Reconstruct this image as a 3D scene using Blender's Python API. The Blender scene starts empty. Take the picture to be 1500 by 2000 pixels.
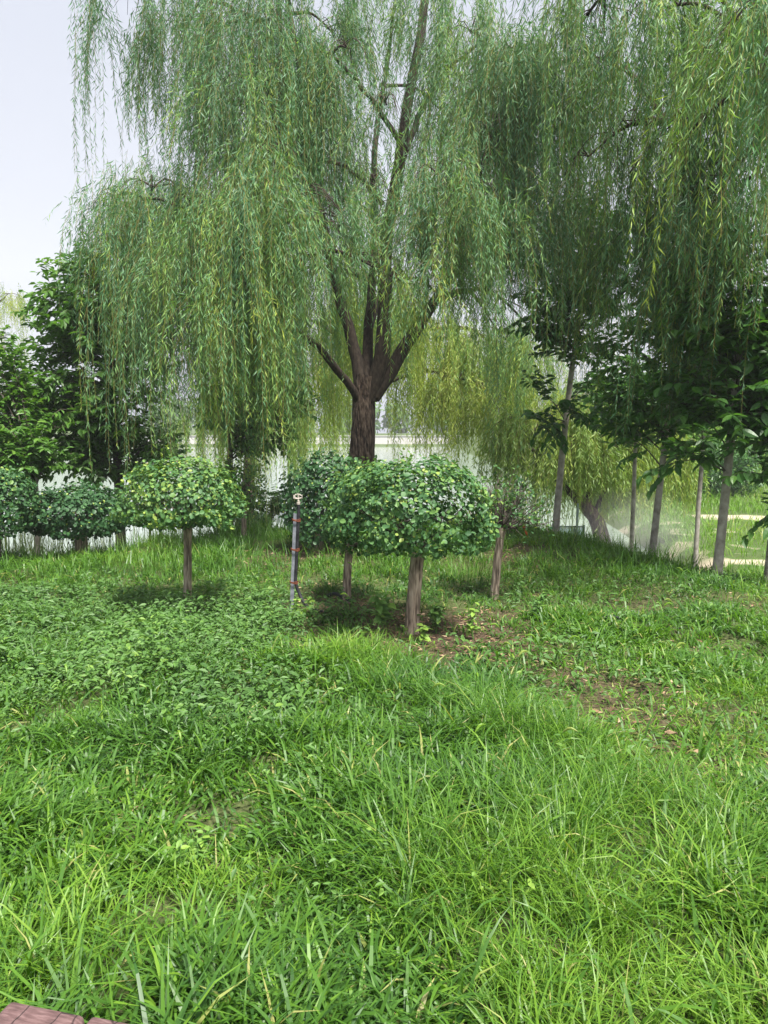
import bpy, math
import numpy as np
from mathutils import Vector, Matrix

rng = np.random.default_rng(11)
sc = bpy.context.scene
COL = sc.collection
R = math.radians

# ------------------------------------------------------------------ camera
CAM_H, PITCH, FPX = 1.6, R(6.3), 1386.0          # focal length in pixels of a 1500 x 2000 frame
cd = bpy.data.cameras.new('camera'); cam = bpy.data.objects.new('camera', cd); COL.objects.link(cam)
cd.sensor_fit = 'VERTICAL'; cd.angle = 2*math.atan(1000/FPX)
cd.clip_start = 0.05; cd.clip_end = 3000
cam.location = (0, 0, CAM_H); cam.rotation_euler = (R(90)-PITCH, 0, 0)
sc.camera = cam

# ------------------------------------------------------------------ sky, sun, exposure
SUN_AZ, SUN_EL = R(148), R(63)                     # azimuth from +Y towards +X
w = bpy.data.worlds.new('World'); sc.world = w; w.use_nodes = True
nt = w.node_tree; nt.nodes.clear()
sky = nt.nodes.new('ShaderNodeTexSky'); sky.sky_type = 'NISHITA'; sky.sun_disc = False
sky.sun_elevation = SUN_EL; sky.sun_rotation = SUN_AZ
sky.air_density = 1.6; sky.dust_density = 6.0; sky.ozone_density = 1.0
hs = nt.nodes.new('ShaderNodeHueSaturation'); hs.inputs['Saturation'].default_value = 0.25
mx = nt.nodes.new('ShaderNodeMix'); mx.data_type = 'RGBA'
mx.inputs[0].default_value = 0.72
mx.inputs[7].default_value = (2.26, 2.46, 3.12, 1)     # high thin overcast: an even pale layer over the clear sky
bg = nt.nodes.new('ShaderNodeBackground'); bg.inputs['Strength'].default_value = 0.078
wo = nt.nodes.new('ShaderNodeOutputWorld')
nt.links.new(sky.outputs[0], hs.inputs['Color']); nt.links.new(hs.outputs[0], mx.inputs[6])
nt.links.new(mx.outputs[2], bg.inputs[0]); nt.links.new(bg.outputs[0], wo.inputs[0])

sd = bpy.data.lights.new('sun', 'SUN'); sun = bpy.data.objects.new('sun', sd); COL.objects.link(sun)
sd.energy = 4.2; sd.angle = R(12); sd.color = (1.0, 0.96, 0.88)
dv = Vector((math.sin(SUN_AZ)*math.cos(SUN_EL), math.cos(SUN_AZ)*math.cos(SUN_EL), math.sin(SUN_EL)))
sun.rotation_euler = dv.to_track_quat('Z', 'Y').to_euler(); sun.location = dv*60

vs = sc.view_settings; vs.view_transform = 'Standard'; vs.look = 'None'; vs.gamma = 1; vs.use_curve_mapping = False
vs.exposure = 1.68
cy = sc.cycles
cy.max_bounces = 7; cy.diffuse_bounces = 4; cy.glossy_bounces = 3; cy.transmission_bounces = 4
cy.transparent_max_bounces = 6; cy.volume_bounces = 0; cy.use_denoising = True; cy.denoiser = 'OPENIMAGEDENOISE'; cy.denoising_prefilter = 'ACCURATE'; cy.denoising_input_passes = 'RGB_ALBEDO_NORMAL'
cy.sample_clamp_indirect = 6; cy.use_adaptive_sampling = False

# ------------------------------------------------------------------ helpers
def P(px, py, Y):
    """point at distance Y in front of the camera whose place in the photograph is px, py"""
    c, s = math.cos(PITCH), math.sin(PITCH)
    x = (px-750)/FPX; v = (1000-py)/FPX
    d = np.array([x, c + v*s, -s + v*c])
    return np.array([0, 0, CAM_H]) + d*(Y/d[1])
def PZ(px, py, z):
    c, s = math.cos(PITCH), math.sin(PITCH)
    x = (px-750)/FPX; v = (1000-py)/FPX
    d = np.array([x, c + v*s, -s + v*c])
    return np.array([0, 0, CAM_H]) + d*((z-CAM_H)/d[2])

def sstep(a, b, x):
    t = np.clip((np.asarray(x, float)-a)/(b-a), 0, 1); return t*t*(3-2*t)
_ph = np.random.default_rng(3).uniform(0, 6.28, (6, 8)); _di = np.random.default_rng(4).uniform(0, 6.28, (6, 8))
def noise2(x, y, scale, k=0):
    """smooth noise about -1..1"""
    x = np.asarray(x, float); y = np.asarray(y, float); r = np.zeros(np.broadcast(x, y).shape)
    for i in range(8):
        f = (0.6+0.25*i)/scale*2
        r = r + np.sin((x*math.cos(_di[k, i]) + y*math.sin(_di[k, i]))*f + _ph[k, i] + 1.3*np.sin((x*math.sin(_di[k, i])-y*math.cos(_di[k, i]))*f*.6+i))
    return r/3.2
WATER = -1.2
def gz(x, y):
    x = np.asarray(x, float); y = np.asarray(y, float)
    z = 0.035*noise2(x, y, 2.2, 1) + 0.02*noise2(x, y, .8, 2)
    z = z + 0.10*np.exp(-((x+.2)**2/6+(y-10.6)**2/4))
    crest = 10.9 - 3.6*sstep(2.2, 4.3, x) - 2.3*sstep(1.8, 5, -x)
    low = -1.75 + 0.92*sstep(0, 1.6, x-5.0-0.12*(y-13))
    t = sstep(0, 5.5-2.0*sstep(2.2, 4.3, x), y-crest)
    z = z*(1-t*.6) + low*t
    z = z + sstep(24, 46, y)*sstep(6, 13, x - .05*(y-20))*2.8
    z = z + sstep(150, 168, y)*3.4
    z = z + sstep(45, 90, np.abs(x))*3.0*sstep(15, 30, y)
    return z

def attrs(o, label=None, cat=None, group=None, kind=None):
    for k, v in (('label', label), ('category', cat), ('group', group), ('kind', kind)):
        if v: o[k] = v
    return o
def thing(name, loc, label, cat, group=None):
    o = bpy.data.objects.new(name, None); COL.objects.link(o)
    o.location = Vector([float(v) for v in loc]); o.empty_display_size = .1
    return attrs(o, label, cat, group)
def child(o, parent):
    o.parent = parent; o.matrix_parent_inverse = Matrix.Identity(4)
    o.matrix_parent_inverse = Matrix.Translation(-parent_origin(parent))
def parent_origin(p):
    v = Vector((0, 0, 0))
    while p is not None:
        v += p.location; p = p.parent
        if p is not None and p.type != 'EMPTY': break
    return v

class MB:
    def __init__(s): s.V = []; s.F = []; s.T = []; s.M = []; s.n = 0
    def add(s, V, F, tint=0.5, mat=0):
        V = np.asarray(V, np.float32).reshape(-1, 3); F = np.asarray(F, np.int32)
        s.V.append(V); s.F.append(F + s.n)
        t = np.empty(len(V), np.float32); t[:] = tint; s.T.append(t)
        s.M.append(np.full(len(F), mat, np.int32)); s.n += len(V)
    def mesh(s, name, mats, smooth=False):
        me = bpy.data.meshes.new(name)
        V = np.concatenate(s.V); me.vertices.add(len(V)); me.vertices.foreach_set('co', V.ravel())
        tot = np.concatenate([np.full(len(f), f.shape[1], np.int32) for f in s.F])
        loops = np.concatenate([f.ravel() for f in s.F])
        start = np.concatenate([[0], np.cumsum(tot)[:-1]]).astype(np.int32)
        me.loops.add(len(loops)); me.loops.foreach_set('vertex_index', loops.astype(np.int32))
        me.polygons.add(len(tot)); me.polygons.foreach_set('loop_start', start); me.polygons.foreach_set('loop_total', tot)
        me.polygons.foreach_set('material_index', np.concatenate(s.M))
        me.polygons.foreach_set('use_smooth', np.full(len(tot), smooth))
        a = me.attributes.new('tint', 'FLOAT', 'POINT'); a.data.foreach_set('value', np.concatenate(s.T))
        for m in (mats if isinstance(mats, (list, tuple)) else [mats]): me.materials.append(m)
        me.update(calc_edges=True)
        return me
    def build(s, name, mats, parent=None, smooth=False):
        o = bpy.data.objects.new(name, s.mesh(name, mats, smooth)); COL.objects.link(o)
        if parent is not None: child(o, parent)
        return o

def unit(v): return v/np.maximum(np.linalg.norm(v, axis=-1, keepdims=True), 1e-9)
def spline(pts, n):
    """Catmull-Rom through pts"""
    pts = np.asarray(pts, float); m = len(pts)
    if m == 2: return pts[0] + (pts[1]-pts[0])*np.linspace(0, 1, n)[:, None]
    q = np.vstack([2*pts[0]-pts[1], pts, 2*pts[-1]-pts[-2]])
    out = []
    for u in np.linspace(0, m-1-1e-6, n):
        i = int(u); t = u-i; a, b, c, d = q[i:i+4]
        out.append(.5*((2*b)+(c-a)*t+(2*a-5*b+4*c-d)*t*t+(-a+3*b-3*c+d)*t**3))
    return np.array(out)
def tube(mb, path, r0, r1=None, sides=8, bump=0.0, tint=.5, mat=0, radii=None, cap=True):
    path = np.asarray(path, float); n = len(path)
    if radii is None: radii = np.linspace(r0, r0 if r1 is None else r1, n)
    tan = unit(np.gradient(path, axis=0)); ref = np.array([0.31, 0.95, 0.05])
    if abs(tan[0]@ref) > .9: ref = np.array([1., 0, .2])
    a = unit(np.cross(tan, ref)); b = np.cross(tan, a)
    th = np.linspace(0, 2*math.pi, sides, endpoint=False)
    rr = np.asarray(radii)[:, None]*np.ones(sides)
    if bump: rr = rr*(1+bump*rng.normal(0, 1, sides)[None, :] + bump*.5*rng.normal(0, 1, (n, sides)))
    V = path[:, None]+rr[..., None]*(np.cos(th)[None, :, None]*a[:, None]+np.sin(th)[None, :, None]*b[:, None])
    i = np.arange(n-1)[:, None]*sides; j = np.arange(sides)[None]; k = (j+1) % sides
    F = np.stack([i+j, i+k, i+sides+k, i+sides+j], -1).reshape(-1, 4)
    mb.add(V, F, tint, mat)
    if cap: mb.add(V[-1], [list(range(sides))], tint, mat)
def box(mb, c, s, rot=None, tint=.5, mat=0, bev=0):
    h = np.array(s)/2
    V = np.array([[x, y, z] for z in (-1, 1) for y in (-1, 1) for x in (-1, 1)])*h
    F = [[0, 2, 3, 1], [4, 5, 7, 6], [0, 1, 5, 4], [2, 6, 7, 3], [0, 4, 6, 2], [1, 3, 7, 5]]
    if rot is not None: V = V@np.array(rot).T
    mb.add(V+np.array(c), F, tint, mat)

# ---- leaves: template rows (x across, y along, z off the blade), placed in bulk
WIL = (np.array([[0, 0, 0], [.5, .38, 0], [0, 1, -.06], [-.5, .38, 0]]), np.array([[0, 1, 2, 3]]))
OVT = (np.array([[0, 0, 0], [.40, .28, .07], [.36, .62, .05], [0, 1, -.13], [-.36, .62, .05], [-.40, .28, .07]]), np.array([[0, 1, 2, 3], [0, 3, 4, 5]]))
RND = (np.array([[0, 0, 0], [.46, .30, .08], [.44, .72, .06], [0, 1, -.06], [-.44, .72, .06], [-.46, .30, .08]]), np.array([[0, 1, 2, 3], [0, 3, 4, 5]]))
def fine_leaf(rows, fold=.14, droop=-.18):
    V = [[0, 0, 0]]; F = []
    for t, h in rows: V += [[-h, t, fold*h+droop*t*t], [0, t, droop*t*t], [h, t, fold*h+droop*t*t]]
    V.append([0, 1, droop]); n = len(rows); e = len(V)-1
    F3 = [[0, 2, 1], [0, 3, 2], [e, 3*n-2, 3*n-1], [e, 3*n-1, 3*n]]; F4 = []
    for i in range(n-1):
        a = 1+3*i; F4 += [[a, a+1, a+4, a+3], [a+1, a+2, a+5, a+4]]
    return np.array(V), np.array(F3), np.array(F4)
OVX = fine_leaf([(.12, .24), (.34, .45), (.6, .40), (.83, .2)])
RNX = fine_leaf([(.12, .28), (.36, .5), (.66, .48), (.88, .26)], fold=.1, droop=-.1)
def leaves(mb, Pp, D, N, L, Wd, tmpl, tint, mat=0):
    tv, tf = tmpl; n = len(Pp)
    if n == 0: return
    D = unit(D); S = unit(np.cross(D, N)); N = np.cross(S, D)
    L = np.broadcast_to(L, n); Wd = np.broadcast_to(Wd, n); tint = np.broadcast_to(tint, n)
    V = (Pp[:, None] + tv[None, :, 0, None]*(S*Wd[:, None])[:, None] + tv[None, :, 1, None]*(D*L[:, None])[:, None]
         + tv[None, :, 2, None]*(N*L[:, None])[:, None])
    k = len(tv); F = (np.arange(n)[:, None, None]*k + tf[None]).reshape(-1, tf.shape[1])
    mb.add(V.reshape(-1, 3), F, np.repeat(tint, k), mat)
def leaf_protos(name, tm, mat, tints):
    out = []
    for t in tints:
        mb = MB(); mb.add(tm[0], tm[1], t); mb.add(tm[0], tm[2], t)
        out.append(mb.mesh(name, mat))
    return out
def leaf_objects(name, protos, ptint, Pp, D, N, L, Wd, tint, parent):
    """single leaves that can be picked apart: one object each, sharing a few meshes"""
    D = unit(D); S = unit(np.cross(D, N)); N = np.cross(S, D); org = np.array(parent_origin(parent))
    for i in range(len(Pp)):
        m = Matrix.Identity(4)
        for r in range(3):
            m[r][0] = S[i][r]*Wd[i]; m[r][1] = D[i][r]*L[i]; m[r][2] = N[i][r]*L[i]; m[r][3] = Pp[i][r]-org[r]
        o = bpy.data.objects.new(name, protos[int(np.argmin(np.abs(np.array(ptint)-tint[i])))])
        COL.objects.link(o); o.parent = parent; o.matrix_basis = m
def rand_unit(n):
    return unit(rng.normal(0, 1, (n, 3)))

# ------------------------------------------------------------------ materials
def mat_new(name):
    m = bpy.data.materials.new(name); m.use_nodes = True; n = m.node_tree; n.nodes.clear()
    out = n.nodes.new('ShaderNodeOutputMaterial'); return m, n, out
def N_(n, t, **kw):
    k = n.nodes.new(t)
    for a, v in kw.items():
        if a in k.inputs.keys(): k.inputs[a].default_value = v
        else: setattr(k, a, v)
    return k
def ramp(n, stops):
    r = n.nodes.new('ShaderNodeValToRGB'); e = r.color_ramp.elements
    while len(e) < len(stops): e.new(.5)
    for i, (p, c) in enumerate(stops): e[i].position = p; e[i].color = (*c, 1)
    return r
def leaf_mat(name, stops, trans=.35, rough=.45, spec=.35, yellow=(1.25, 1.35, .45)):
    m, n, out = mat_new(name)
    at = N_(n, 'ShaderNodeAttribute', attribute_name='tint'); rp = ramp(n, stops)
    n.links.new(at.outputs['Fac'], rp.inputs[0])
    pb = N_(n, 'ShaderNodeBsdfPrincipled', Roughness=rough); pb.inputs['Specular IOR Level'].default_value = spec
    n.links.new(rp.outputs[0], pb.inputs['Base Color'])
    ml = N_(n, 'ShaderNodeMix', data_type='RGBA', blend_type='MULTIPLY'); ml.inputs[0].default_value = 1
    ml.inputs[7].default_value = (*yellow, 1); n.links.new(rp.outputs[0], ml.inputs[6])
    tr = N_(n, 'ShaderNodeBsdfTranslucent'); n.links.new(ml.outputs[2], tr.inputs[0])
    ms = N_(n, 'ShaderNodeMixShader'); ms.inputs[0].default_value = trans
    n.links.new(pb.outputs[0], ms.inputs[1]); n.links.new(tr.outputs[0], ms.inputs[2]); n.links.new(ms.outputs[0], out.inputs[0])
    return m
def noisy_mat(name, stops, scale=(1, 1, 1), nscale=8, detail=6, rough=.85, bump=.3, bdist=.01, spec=.2, coord='Object', wave=None, metallic=0):
    m, n, out = mat_new(name)
    tc = N_(n, 'ShaderNodeTexCoord'); mp = N_(n, 'ShaderNodeMapping'); mp.inputs['Scale'].default_value = scale
    n.links.new(tc.outputs[coord], mp.inputs[0])
    nz = N_(n, 'ShaderNodeTexNoise'); nz.inputs['Scale'].default_value = nscale; nz.inputs['Detail'].default_value = detail
    n.links.new(mp.outputs[0], nz.inputs['Vector']); rp = ramp(n, stops); n.links.new(nz.outputs[0], rp.inputs[0])
    pb = N_(n, 'ShaderNodeBsdfPrincipled', Roughness=rough, Metallic=metallic); pb.inputs['Specular IOR Level'].default_value = spec
    n.links.new(rp.outputs[0], pb.inputs['Base Color'])
    if bump:
        bp = N_(n, 'ShaderNodeBump'); bp.inputs['Strength'].default_value = bump; bp.inputs['Distance'].default_value = bdist
        n.links.new(nz.outputs[0], bp.inputs['Height']); n.links.new(bp.outputs[0], pb.inputs['Normal'])
    n.links.new(pb.outputs[0], out.inputs[0]); return m

M = {}
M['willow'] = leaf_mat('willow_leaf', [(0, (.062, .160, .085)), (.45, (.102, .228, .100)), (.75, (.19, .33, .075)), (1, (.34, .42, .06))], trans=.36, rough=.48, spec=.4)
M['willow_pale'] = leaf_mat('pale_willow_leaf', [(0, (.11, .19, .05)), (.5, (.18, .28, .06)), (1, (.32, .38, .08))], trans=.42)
M['twig'] = noisy_mat('willow_twig', [(.3, (.13, .12, .035)), (.7, (.24, .20, .06))], nscale=30, bump=0)
M['broad'] = leaf_mat('dark_broad_leaf', [(0, (.032, .095, .026)), (.5, (.068, .170, .040)), (.8, (.12, .25, .045)), (1, (.22, .34, .05))], trans=.42, rough=.38, spec=.4)
M['broad_light'] = leaf_mat('fresh_broad_leaf', [(0, (.045, .12, .025)), (.5, (.09, .20, .035)), (1, (.21, .34, .05))], trans=.38, rough=.4)
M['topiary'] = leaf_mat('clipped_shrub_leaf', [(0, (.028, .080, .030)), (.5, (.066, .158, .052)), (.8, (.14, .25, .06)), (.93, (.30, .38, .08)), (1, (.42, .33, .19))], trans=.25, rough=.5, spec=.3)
M['grass'] = leaf_mat('grass_blade', [(0, (.040, .108, .024)), (.5, (.084, .195, .023)), (.87, (.165, .300, .030)), (1, (.38, .36, .14))], trans=.42, rough=.42, spec=.35)
M['weed'] = leaf_mat('weed_leaf', [(0, (.058, .130, .034)), (.5, (.105, .215, .050)), (1, (.24, .37, .06))], trans=.3, rough=.5)
M['reed'] = leaf_mat('reed_blade', [(0, (.13, .20, .07)), (.5, (.20, .28, .10)), (1, (.36, .38, .18))], trans=.4)
M['bark_willow'] = noisy_mat('willow_bark', [(.36, (.016, .011, .009)), (.5, (.070, .048, .037)), (.66, (.15, .112, .088))], scale=(1, 1, .25), nscale=30, bump=1, bdist=.07)
M['bark_limb'] = noisy_mat('willow_limb_bark', [(.3, (.020, .015, .012)), (.7, (.070, .053, .041))], scale=(1, 1, .4), nscale=26, bump=.7, bdist=.015)  # darker than the trunk: crown shade put into the limb colour
M['bark_topiary'] = noisy_mat('ridged_shrub_bark', [(.35, (.085, .062, .048)), (.5, (.25, .195, .15)), (.7, (.42, .35, .28))], scale=(1, 1, .12), nscale=55, bump=1, bdist=.02)
M['bark_young'] = noisy_mat('smooth_young_bark', [(.3, (.20, .18, .15)), (.55, (.36, .33, .285)), (.8, (.50, .46, .41))], scale=(1, 1, .8), nscale=14, bump=.35, bdist=.006)
M['bark_dark'] = noisy_mat('dark_young_bark', [(.3, (.05, .042, .034)), (.7, (.13, .11, .09))], nscale=14, bump=.4, bdist=.01)
M['steel'] = noisy_mat('galvanised_steel', [(.35, (.15, .16, .19)), (.65, (.27, .28, .32))], nscale=18, rough=.5, metallic=.3, bump=.1, bdist=.002)
M['rust'] = noisy_mat('rusty_wire', [(.3, (.09, .028, .016)), (.7, (.22, .075, .04))], nscale=60, bump=.4, bdist=.002)
M['black'] = noisy_mat('black_plastic_pipe', [(.3, (.012, .012, .014)), (.7, (.035, .035, .042))], nscale=20, rough=.5, bump=0)
M['brass'] = noisy_mat('weathered_pale_metal', [(.3, (.30, .26, .22)), (.7, (.58, .53, .48))], nscale=60, rough=.5, bump=.2, bdist=.002, metallic=.3)
M['orange'] = noisy_mat('orange_paint', [(.3, (.42, .07, .02)), (.7, (.60, .13, .04))], nscale=20, bump=.1)
M['panel'] = noisy_mat('grey_green_sheet', [(.3, (.17, .25, .25)), (.7, (.25, .34, .33))], nscale=5, rough=.4, bump=0)
M['panel_post'] = noisy_mat('dark_green_steel', [(.3, (.03, .05, .045)), (.7, (.06, .085, .075))], nscale=12, bump=0)
M['tower'] = noisy_mat('pale_tower_render', [(.3, (.40, .41, .43)), (.7, (.47, .48, .50))], nscale=.2, bump=0)
M['tower_strip'] = noisy_mat('tower_glazing', [(.3, (.20, .23, .28)), (.7, (.26, .29, .34))], nscale=.3, rough=.3, bump=0)
M['concrete'] = noisy_mat('embankment_concrete', [(.3, (.42, .40, .39)), (.7, (.55, .53, .51))], nscale=.6, bump=0)
M['chip'] = leaf_mat('dry_litter', [(0, (.08, .05, .032)), (.5, (.21, .13, .08)), (1, (.42, .31, .20))], trans=.08, rough=.8, spec=.1, yellow=(1, .9, .7))

# ground: soil and thatch, greener or browner by patches
def ground_mat():
    m, n, out = mat_new('soil_and_thatch')
    tc = N_(n, 'ShaderNodeTexCoord')
    a = N_(n, 'ShaderNodeTexNoise'); a.inputs['Scale'].default_value = 1.3; a.inputs['Detail'].default_value = 5
    b = N_(n, 'ShaderNodeTexNoise'); b.inputs['Scale'].default_value = 38; b.inputs['Detail'].default_value = 8
    for k in (a, b): n.links.new(tc.outputs['Object'], k.inputs['Vector'])
    soil = ramp(n, [(.3, (.030, .020, .013)), (.55, (.080, .055, .036)), (.75, (.15, .11, .072))])
    gr = ramp(n, [(.3, (.030, .052, .014)), (.6, (.075, .125, .032)), (.8, (.14, .17, .06))])
    n.links.new(b.outputs[0], soil.inputs[0]); n.links.new(b.outputs[0], gr.inputs[0])
    at = N_(n, 'ShaderNodeAttribute', attribute_name='tint')
    mh = N_(n, 'ShaderNodeMath', operation='MULTIPLY_ADD'); n.links.new(a.outputs[0], mh.inputs[0]); mh.inputs[1].default_value = .6
    sb = N_(n, 'ShaderNodeMath', operation='SUBTRACT'); n.links.new(at.outputs['Fac'], sb.inputs[0]); sb.inputs[1].default_value = .3
    n.links.new(sb.outputs[0], mh.inputs[2])
    mix = N_(n, 'ShaderNodeMix', data_type='RGBA', clamp_factor=True)
    n.links.new(mh.outputs[0], mix.inputs[0]); n.links.new(soil.outputs[0], mix.inputs[6]); n.links.new(gr.outputs[0], mix.inputs[7])
    # sandy paths: tint above 1
    sand = ramp(n, [(.3, (.30, .25, .18)), (.7, (.46, .40, .31))]); n.links.new(b.outputs[0], sand.inputs[0])
    sf = N_(n, 'ShaderNodeMapRange'); sf.inputs['From Min'].default_value = 1.3; sf.inputs['From Max'].default_value = 1.8
    n.links.new(at.outputs['Fac'], sf.inputs['Value'])
    m2 = N_(n, 'ShaderNodeMix', data_type='RGBA'); n.links.new(sf.outputs[0], m2.inputs[0])
    n.links.new(mix.outputs[2], m2.inputs[6]); n.links.new(sand.outputs[0], m2.inputs[7])
    pb = N_(n, 'ShaderNodeBsdfPrincipled', Roughness=.9); pb.inputs['Specular IOR Level'].default_value = .15
    n.links.new(m2.outputs[2], pb.inputs['Base Color'])
    bp = N_(n, 'ShaderNodeBump'); bp.inputs['Strength'].default_value = .8; bp.inputs['Distance'].default_value = .03
    n.links.new(b.outputs[0], bp.inputs['Height']); n.links.new(bp.outputs[0], pb.inputs['Normal'])
    n.links.new(pb.outputs[0], out.inputs[0]); return m
M['ground'] = ground_mat()
def water_mat():
    m, n, out = mat_new('lake_water')
    tc = N_(n, 'ShaderNodeTexCoord'); mp = N_(n, 'ShaderNodeMapping'); mp.inputs['Scale'].default_value = (1, 2.5, 1)
    nz = N_(n, 'ShaderNodeTexNoise'); nz.inputs['Scale'].default_value = 2.2; nz.inputs['Detail'].default_value = 4
    n.links.new(tc.outputs['Object'], mp.inputs[0]); n.links.new(mp.outputs[0], nz.inputs['Vector'])
    bp = N_(n, 'ShaderNodeBump'); bp.inputs['Strength'].default_value = .25; bp.inputs['Distance'].default_value = .05
    n.links.new(nz.outputs[0], bp.inputs['Height'])
    pb = N_(n, 'ShaderNodeBsdfPrincipled', Roughness=.08, IOR=1.33); pb.inputs['Base Color'].default_value = (.24, .29, .25, 1)
    pb.inputs['Specular IOR Level'].default_value = .8
    n.links.new(bp.outputs[0], pb.inputs['Normal']); n.links.new(pb.outputs[0], out.inputs[0]); return m
M['water'] = water_mat()

# ------------------------------------------------------------------ ground, water, far shore
def mulch(x, y):      # bare litter under the clipped trees
    a = 1.05*np.exp(-(((x-.35)/.95)**2+((y-5.75)/.9)**2)*1.1)
    b = .8*np.exp(-(((x-1.9)/.7)**2+((y-9.0)/.6)**2)*1.2)
    c = .9*np.exp(-(((x+.75)/.9)**2+((y-9.2)/.7)**2)*1.2)
    d = .55*np.exp(-(((x+.5)/.5)**2+((y-6.4)/.5)**2)*1.2)
    return np.maximum.reduce([a, b, c, d]) + .22*noise2(x, y, .55, 3)
def trampled(x, y):   # worn way on the right
    cx = 1.35 + .35*(4.6-y)
    a = np.exp(-((x-cx)/.62)**2)*sstep(2.5, 3.1, y)*(1-sstep(4.9, 6.0, y))
    b = np.exp(-(((x-2.5)/.35)**2+((y-6.5)/.9)**2))
    return np.maximum(a, .7*b) + .18*noise2(x, y, .5, 4)
def sandpath(x, y):
    a = 1-np.abs(y-(13.2+.9*np.sin((x-5)*.35)-.35*(x-6)))/.55
    b = 1-np.abs(y-(20.5-.35*(x-9)+.5*np.sin(x*.7)))/.9
    return np.maximum(a*sstep(4.3, 5.2, x), b*sstep(8.6, 10.2, x))
def axis(segs):
    o = []
    for a, b, n in segs: o += list(np.linspace(a, b, n, endpoint=False))
    return np.array(o+[segs[-1][1]])
xs = axis([(-700, -60, 12), (-60, -12, 16), (-12, 12, 110), (12, 60, 24), (60, 700, 12)])
ys = axis([(-60, -2, 6), (-2, 26, 120), (26, 60, 30), (60, 180, 30), (180, 600, 12)])
GX, GY = np.meshgrid(xs, ys); GZ = gz(GX, GY)
tint = np.clip(.62 - .75*np.clip(mulch(GX, GY), 0, 1) - .42*np.clip(trampled(GX, GY), 0, 1), 0, 1)
tint = np.where(GY > 12, .85, tint)
sp = sandpath(GX, GY) + .25*noise2(GX, GY, .7, 5); tint = np.where((sp > .1) & (GX > 4), 1.3+np.clip(sp, 0, .5), tint)
mb = MB(); nx, ny = len(xs), len(ys)
ii = (np.arange(ny-1)[:, None]*nx+np.arange(nx-1)[None]).ravel()
mb.add(np.stack([GX, GY, GZ], -1).reshape(-1, 3), np.stack([ii, ii+1, ii+nx+1, ii+nx], -1), tint.ravel())
g = mb.build('ground', M['ground'], smooth=True); attrs(g, 'grassy lakeside ground with bare brown litter patches', None, None, 'structure')
mb = MB(); mb.add([[-600, 10, WATER], [600, 10, WATER], [600, 175, WATER], [-600, 175, WATER]], [[0, 1, 2, 3]])
o = mb.build('water', M['water']); attrs(o, 'bright lake water behind the trees', None, None, 'structure')
mb = MB()
for x0 in range(-130, 130, 20):
    box(mb, (x0+10, 157.0, -.1), (19.94, .6, 2.3)); box(mb, (x0+10, 157.0, 1.12), (20, .9, .14))
o = mb.build('embankment', M['concrete']); attrs(o, 'pale concrete embankment along the far shore', None, None, 'structure')

# ------------------------------------------------------------------ weeping willows
def strands(lf, st, O, out2, Ls, a, spacing, leafL, leafW, tint, dens=1.0):
    n = len(O)
    if n == 0: return
    K = int(Ls.max()/spacing)+1
    s = (np.arange(K)[None]+rng.uniform(0, 1, (n, K)))*spacing
    ph = rng.uniform(0, 6.28, (n, 1)); fq = rng.uniform(.8, 2.6, (n, 1)); am = rng.uniform(.015, .10, (n, 1))
    sw = rng.uniform(0, 6.28, (n, 1))
    def pos(s):
        e = a[:, None]*(1-np.exp(-s/.38))
        swy = am*np.sin(s*fq+ph)*np.minimum(s, 1)
        x = O[:, None, 0]+out2[:, None, 0]*e+swy*np.cos(sw)
        y = O[:, None, 1]+out2[:, None, 1]*e+swy*np.sin(sw)
        z = O[:, None, 2]-s+(s+.10)*np.exp(-s/.22)*.55
        return np.stack([x, y, z], -1)
    p = pos(s); tang = unit(pos(s+.03)-p)
    keep = (s < Ls[:, None]) & (rng.uniform(0, 1, s.shape) < dens)
    pp = p[keep]; tg = tang[keep]; m = len(pp)
    frac = (s/Ls[:, None])[keep]
    side = unit(np.cross(tg, rand_unit(m)))
    D = tg*.85+side*rng.uniform(.2, 1.05, (m, 1))
    D[:, 2] -= .15
    N = np.cross(D, rand_unit(m))
    ti = np.broadcast_to(tint[:, None], s.shape)[keep]+rng.normal(0, .10, m)+.10*(frac-.5)
    sz = rng.uniform(.7, 1.15, m)*(1-.35*np.maximum(frac-.75, 0)*4)
    leaves(lf, pp, D, unit(N), leafL*sz, leafW*sz, WIL, np.clip(ti, 0, 1))
    # the hanging shoot itself
    q = 5; ss = np.linspace(0, 1, q)[None]*Ls[:, None]; sp_ = pos(ss)
    an = rng.uniform(0, 3.14, n); wv = np.stack([np.cos(an), np.sin(an), 0*an], -1)*.0016
    V = np.stack([sp_-wv[:, None], sp_+wv[:, None]], 2).reshape(-1, 3)
    b = np.arange(n)[:, None]*2*q+np.arange(q-1)[None]*2
    st.add(V, np.stack([b, b+1, b+3, b+2], -1).reshape(-1, 4), .5)

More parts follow.
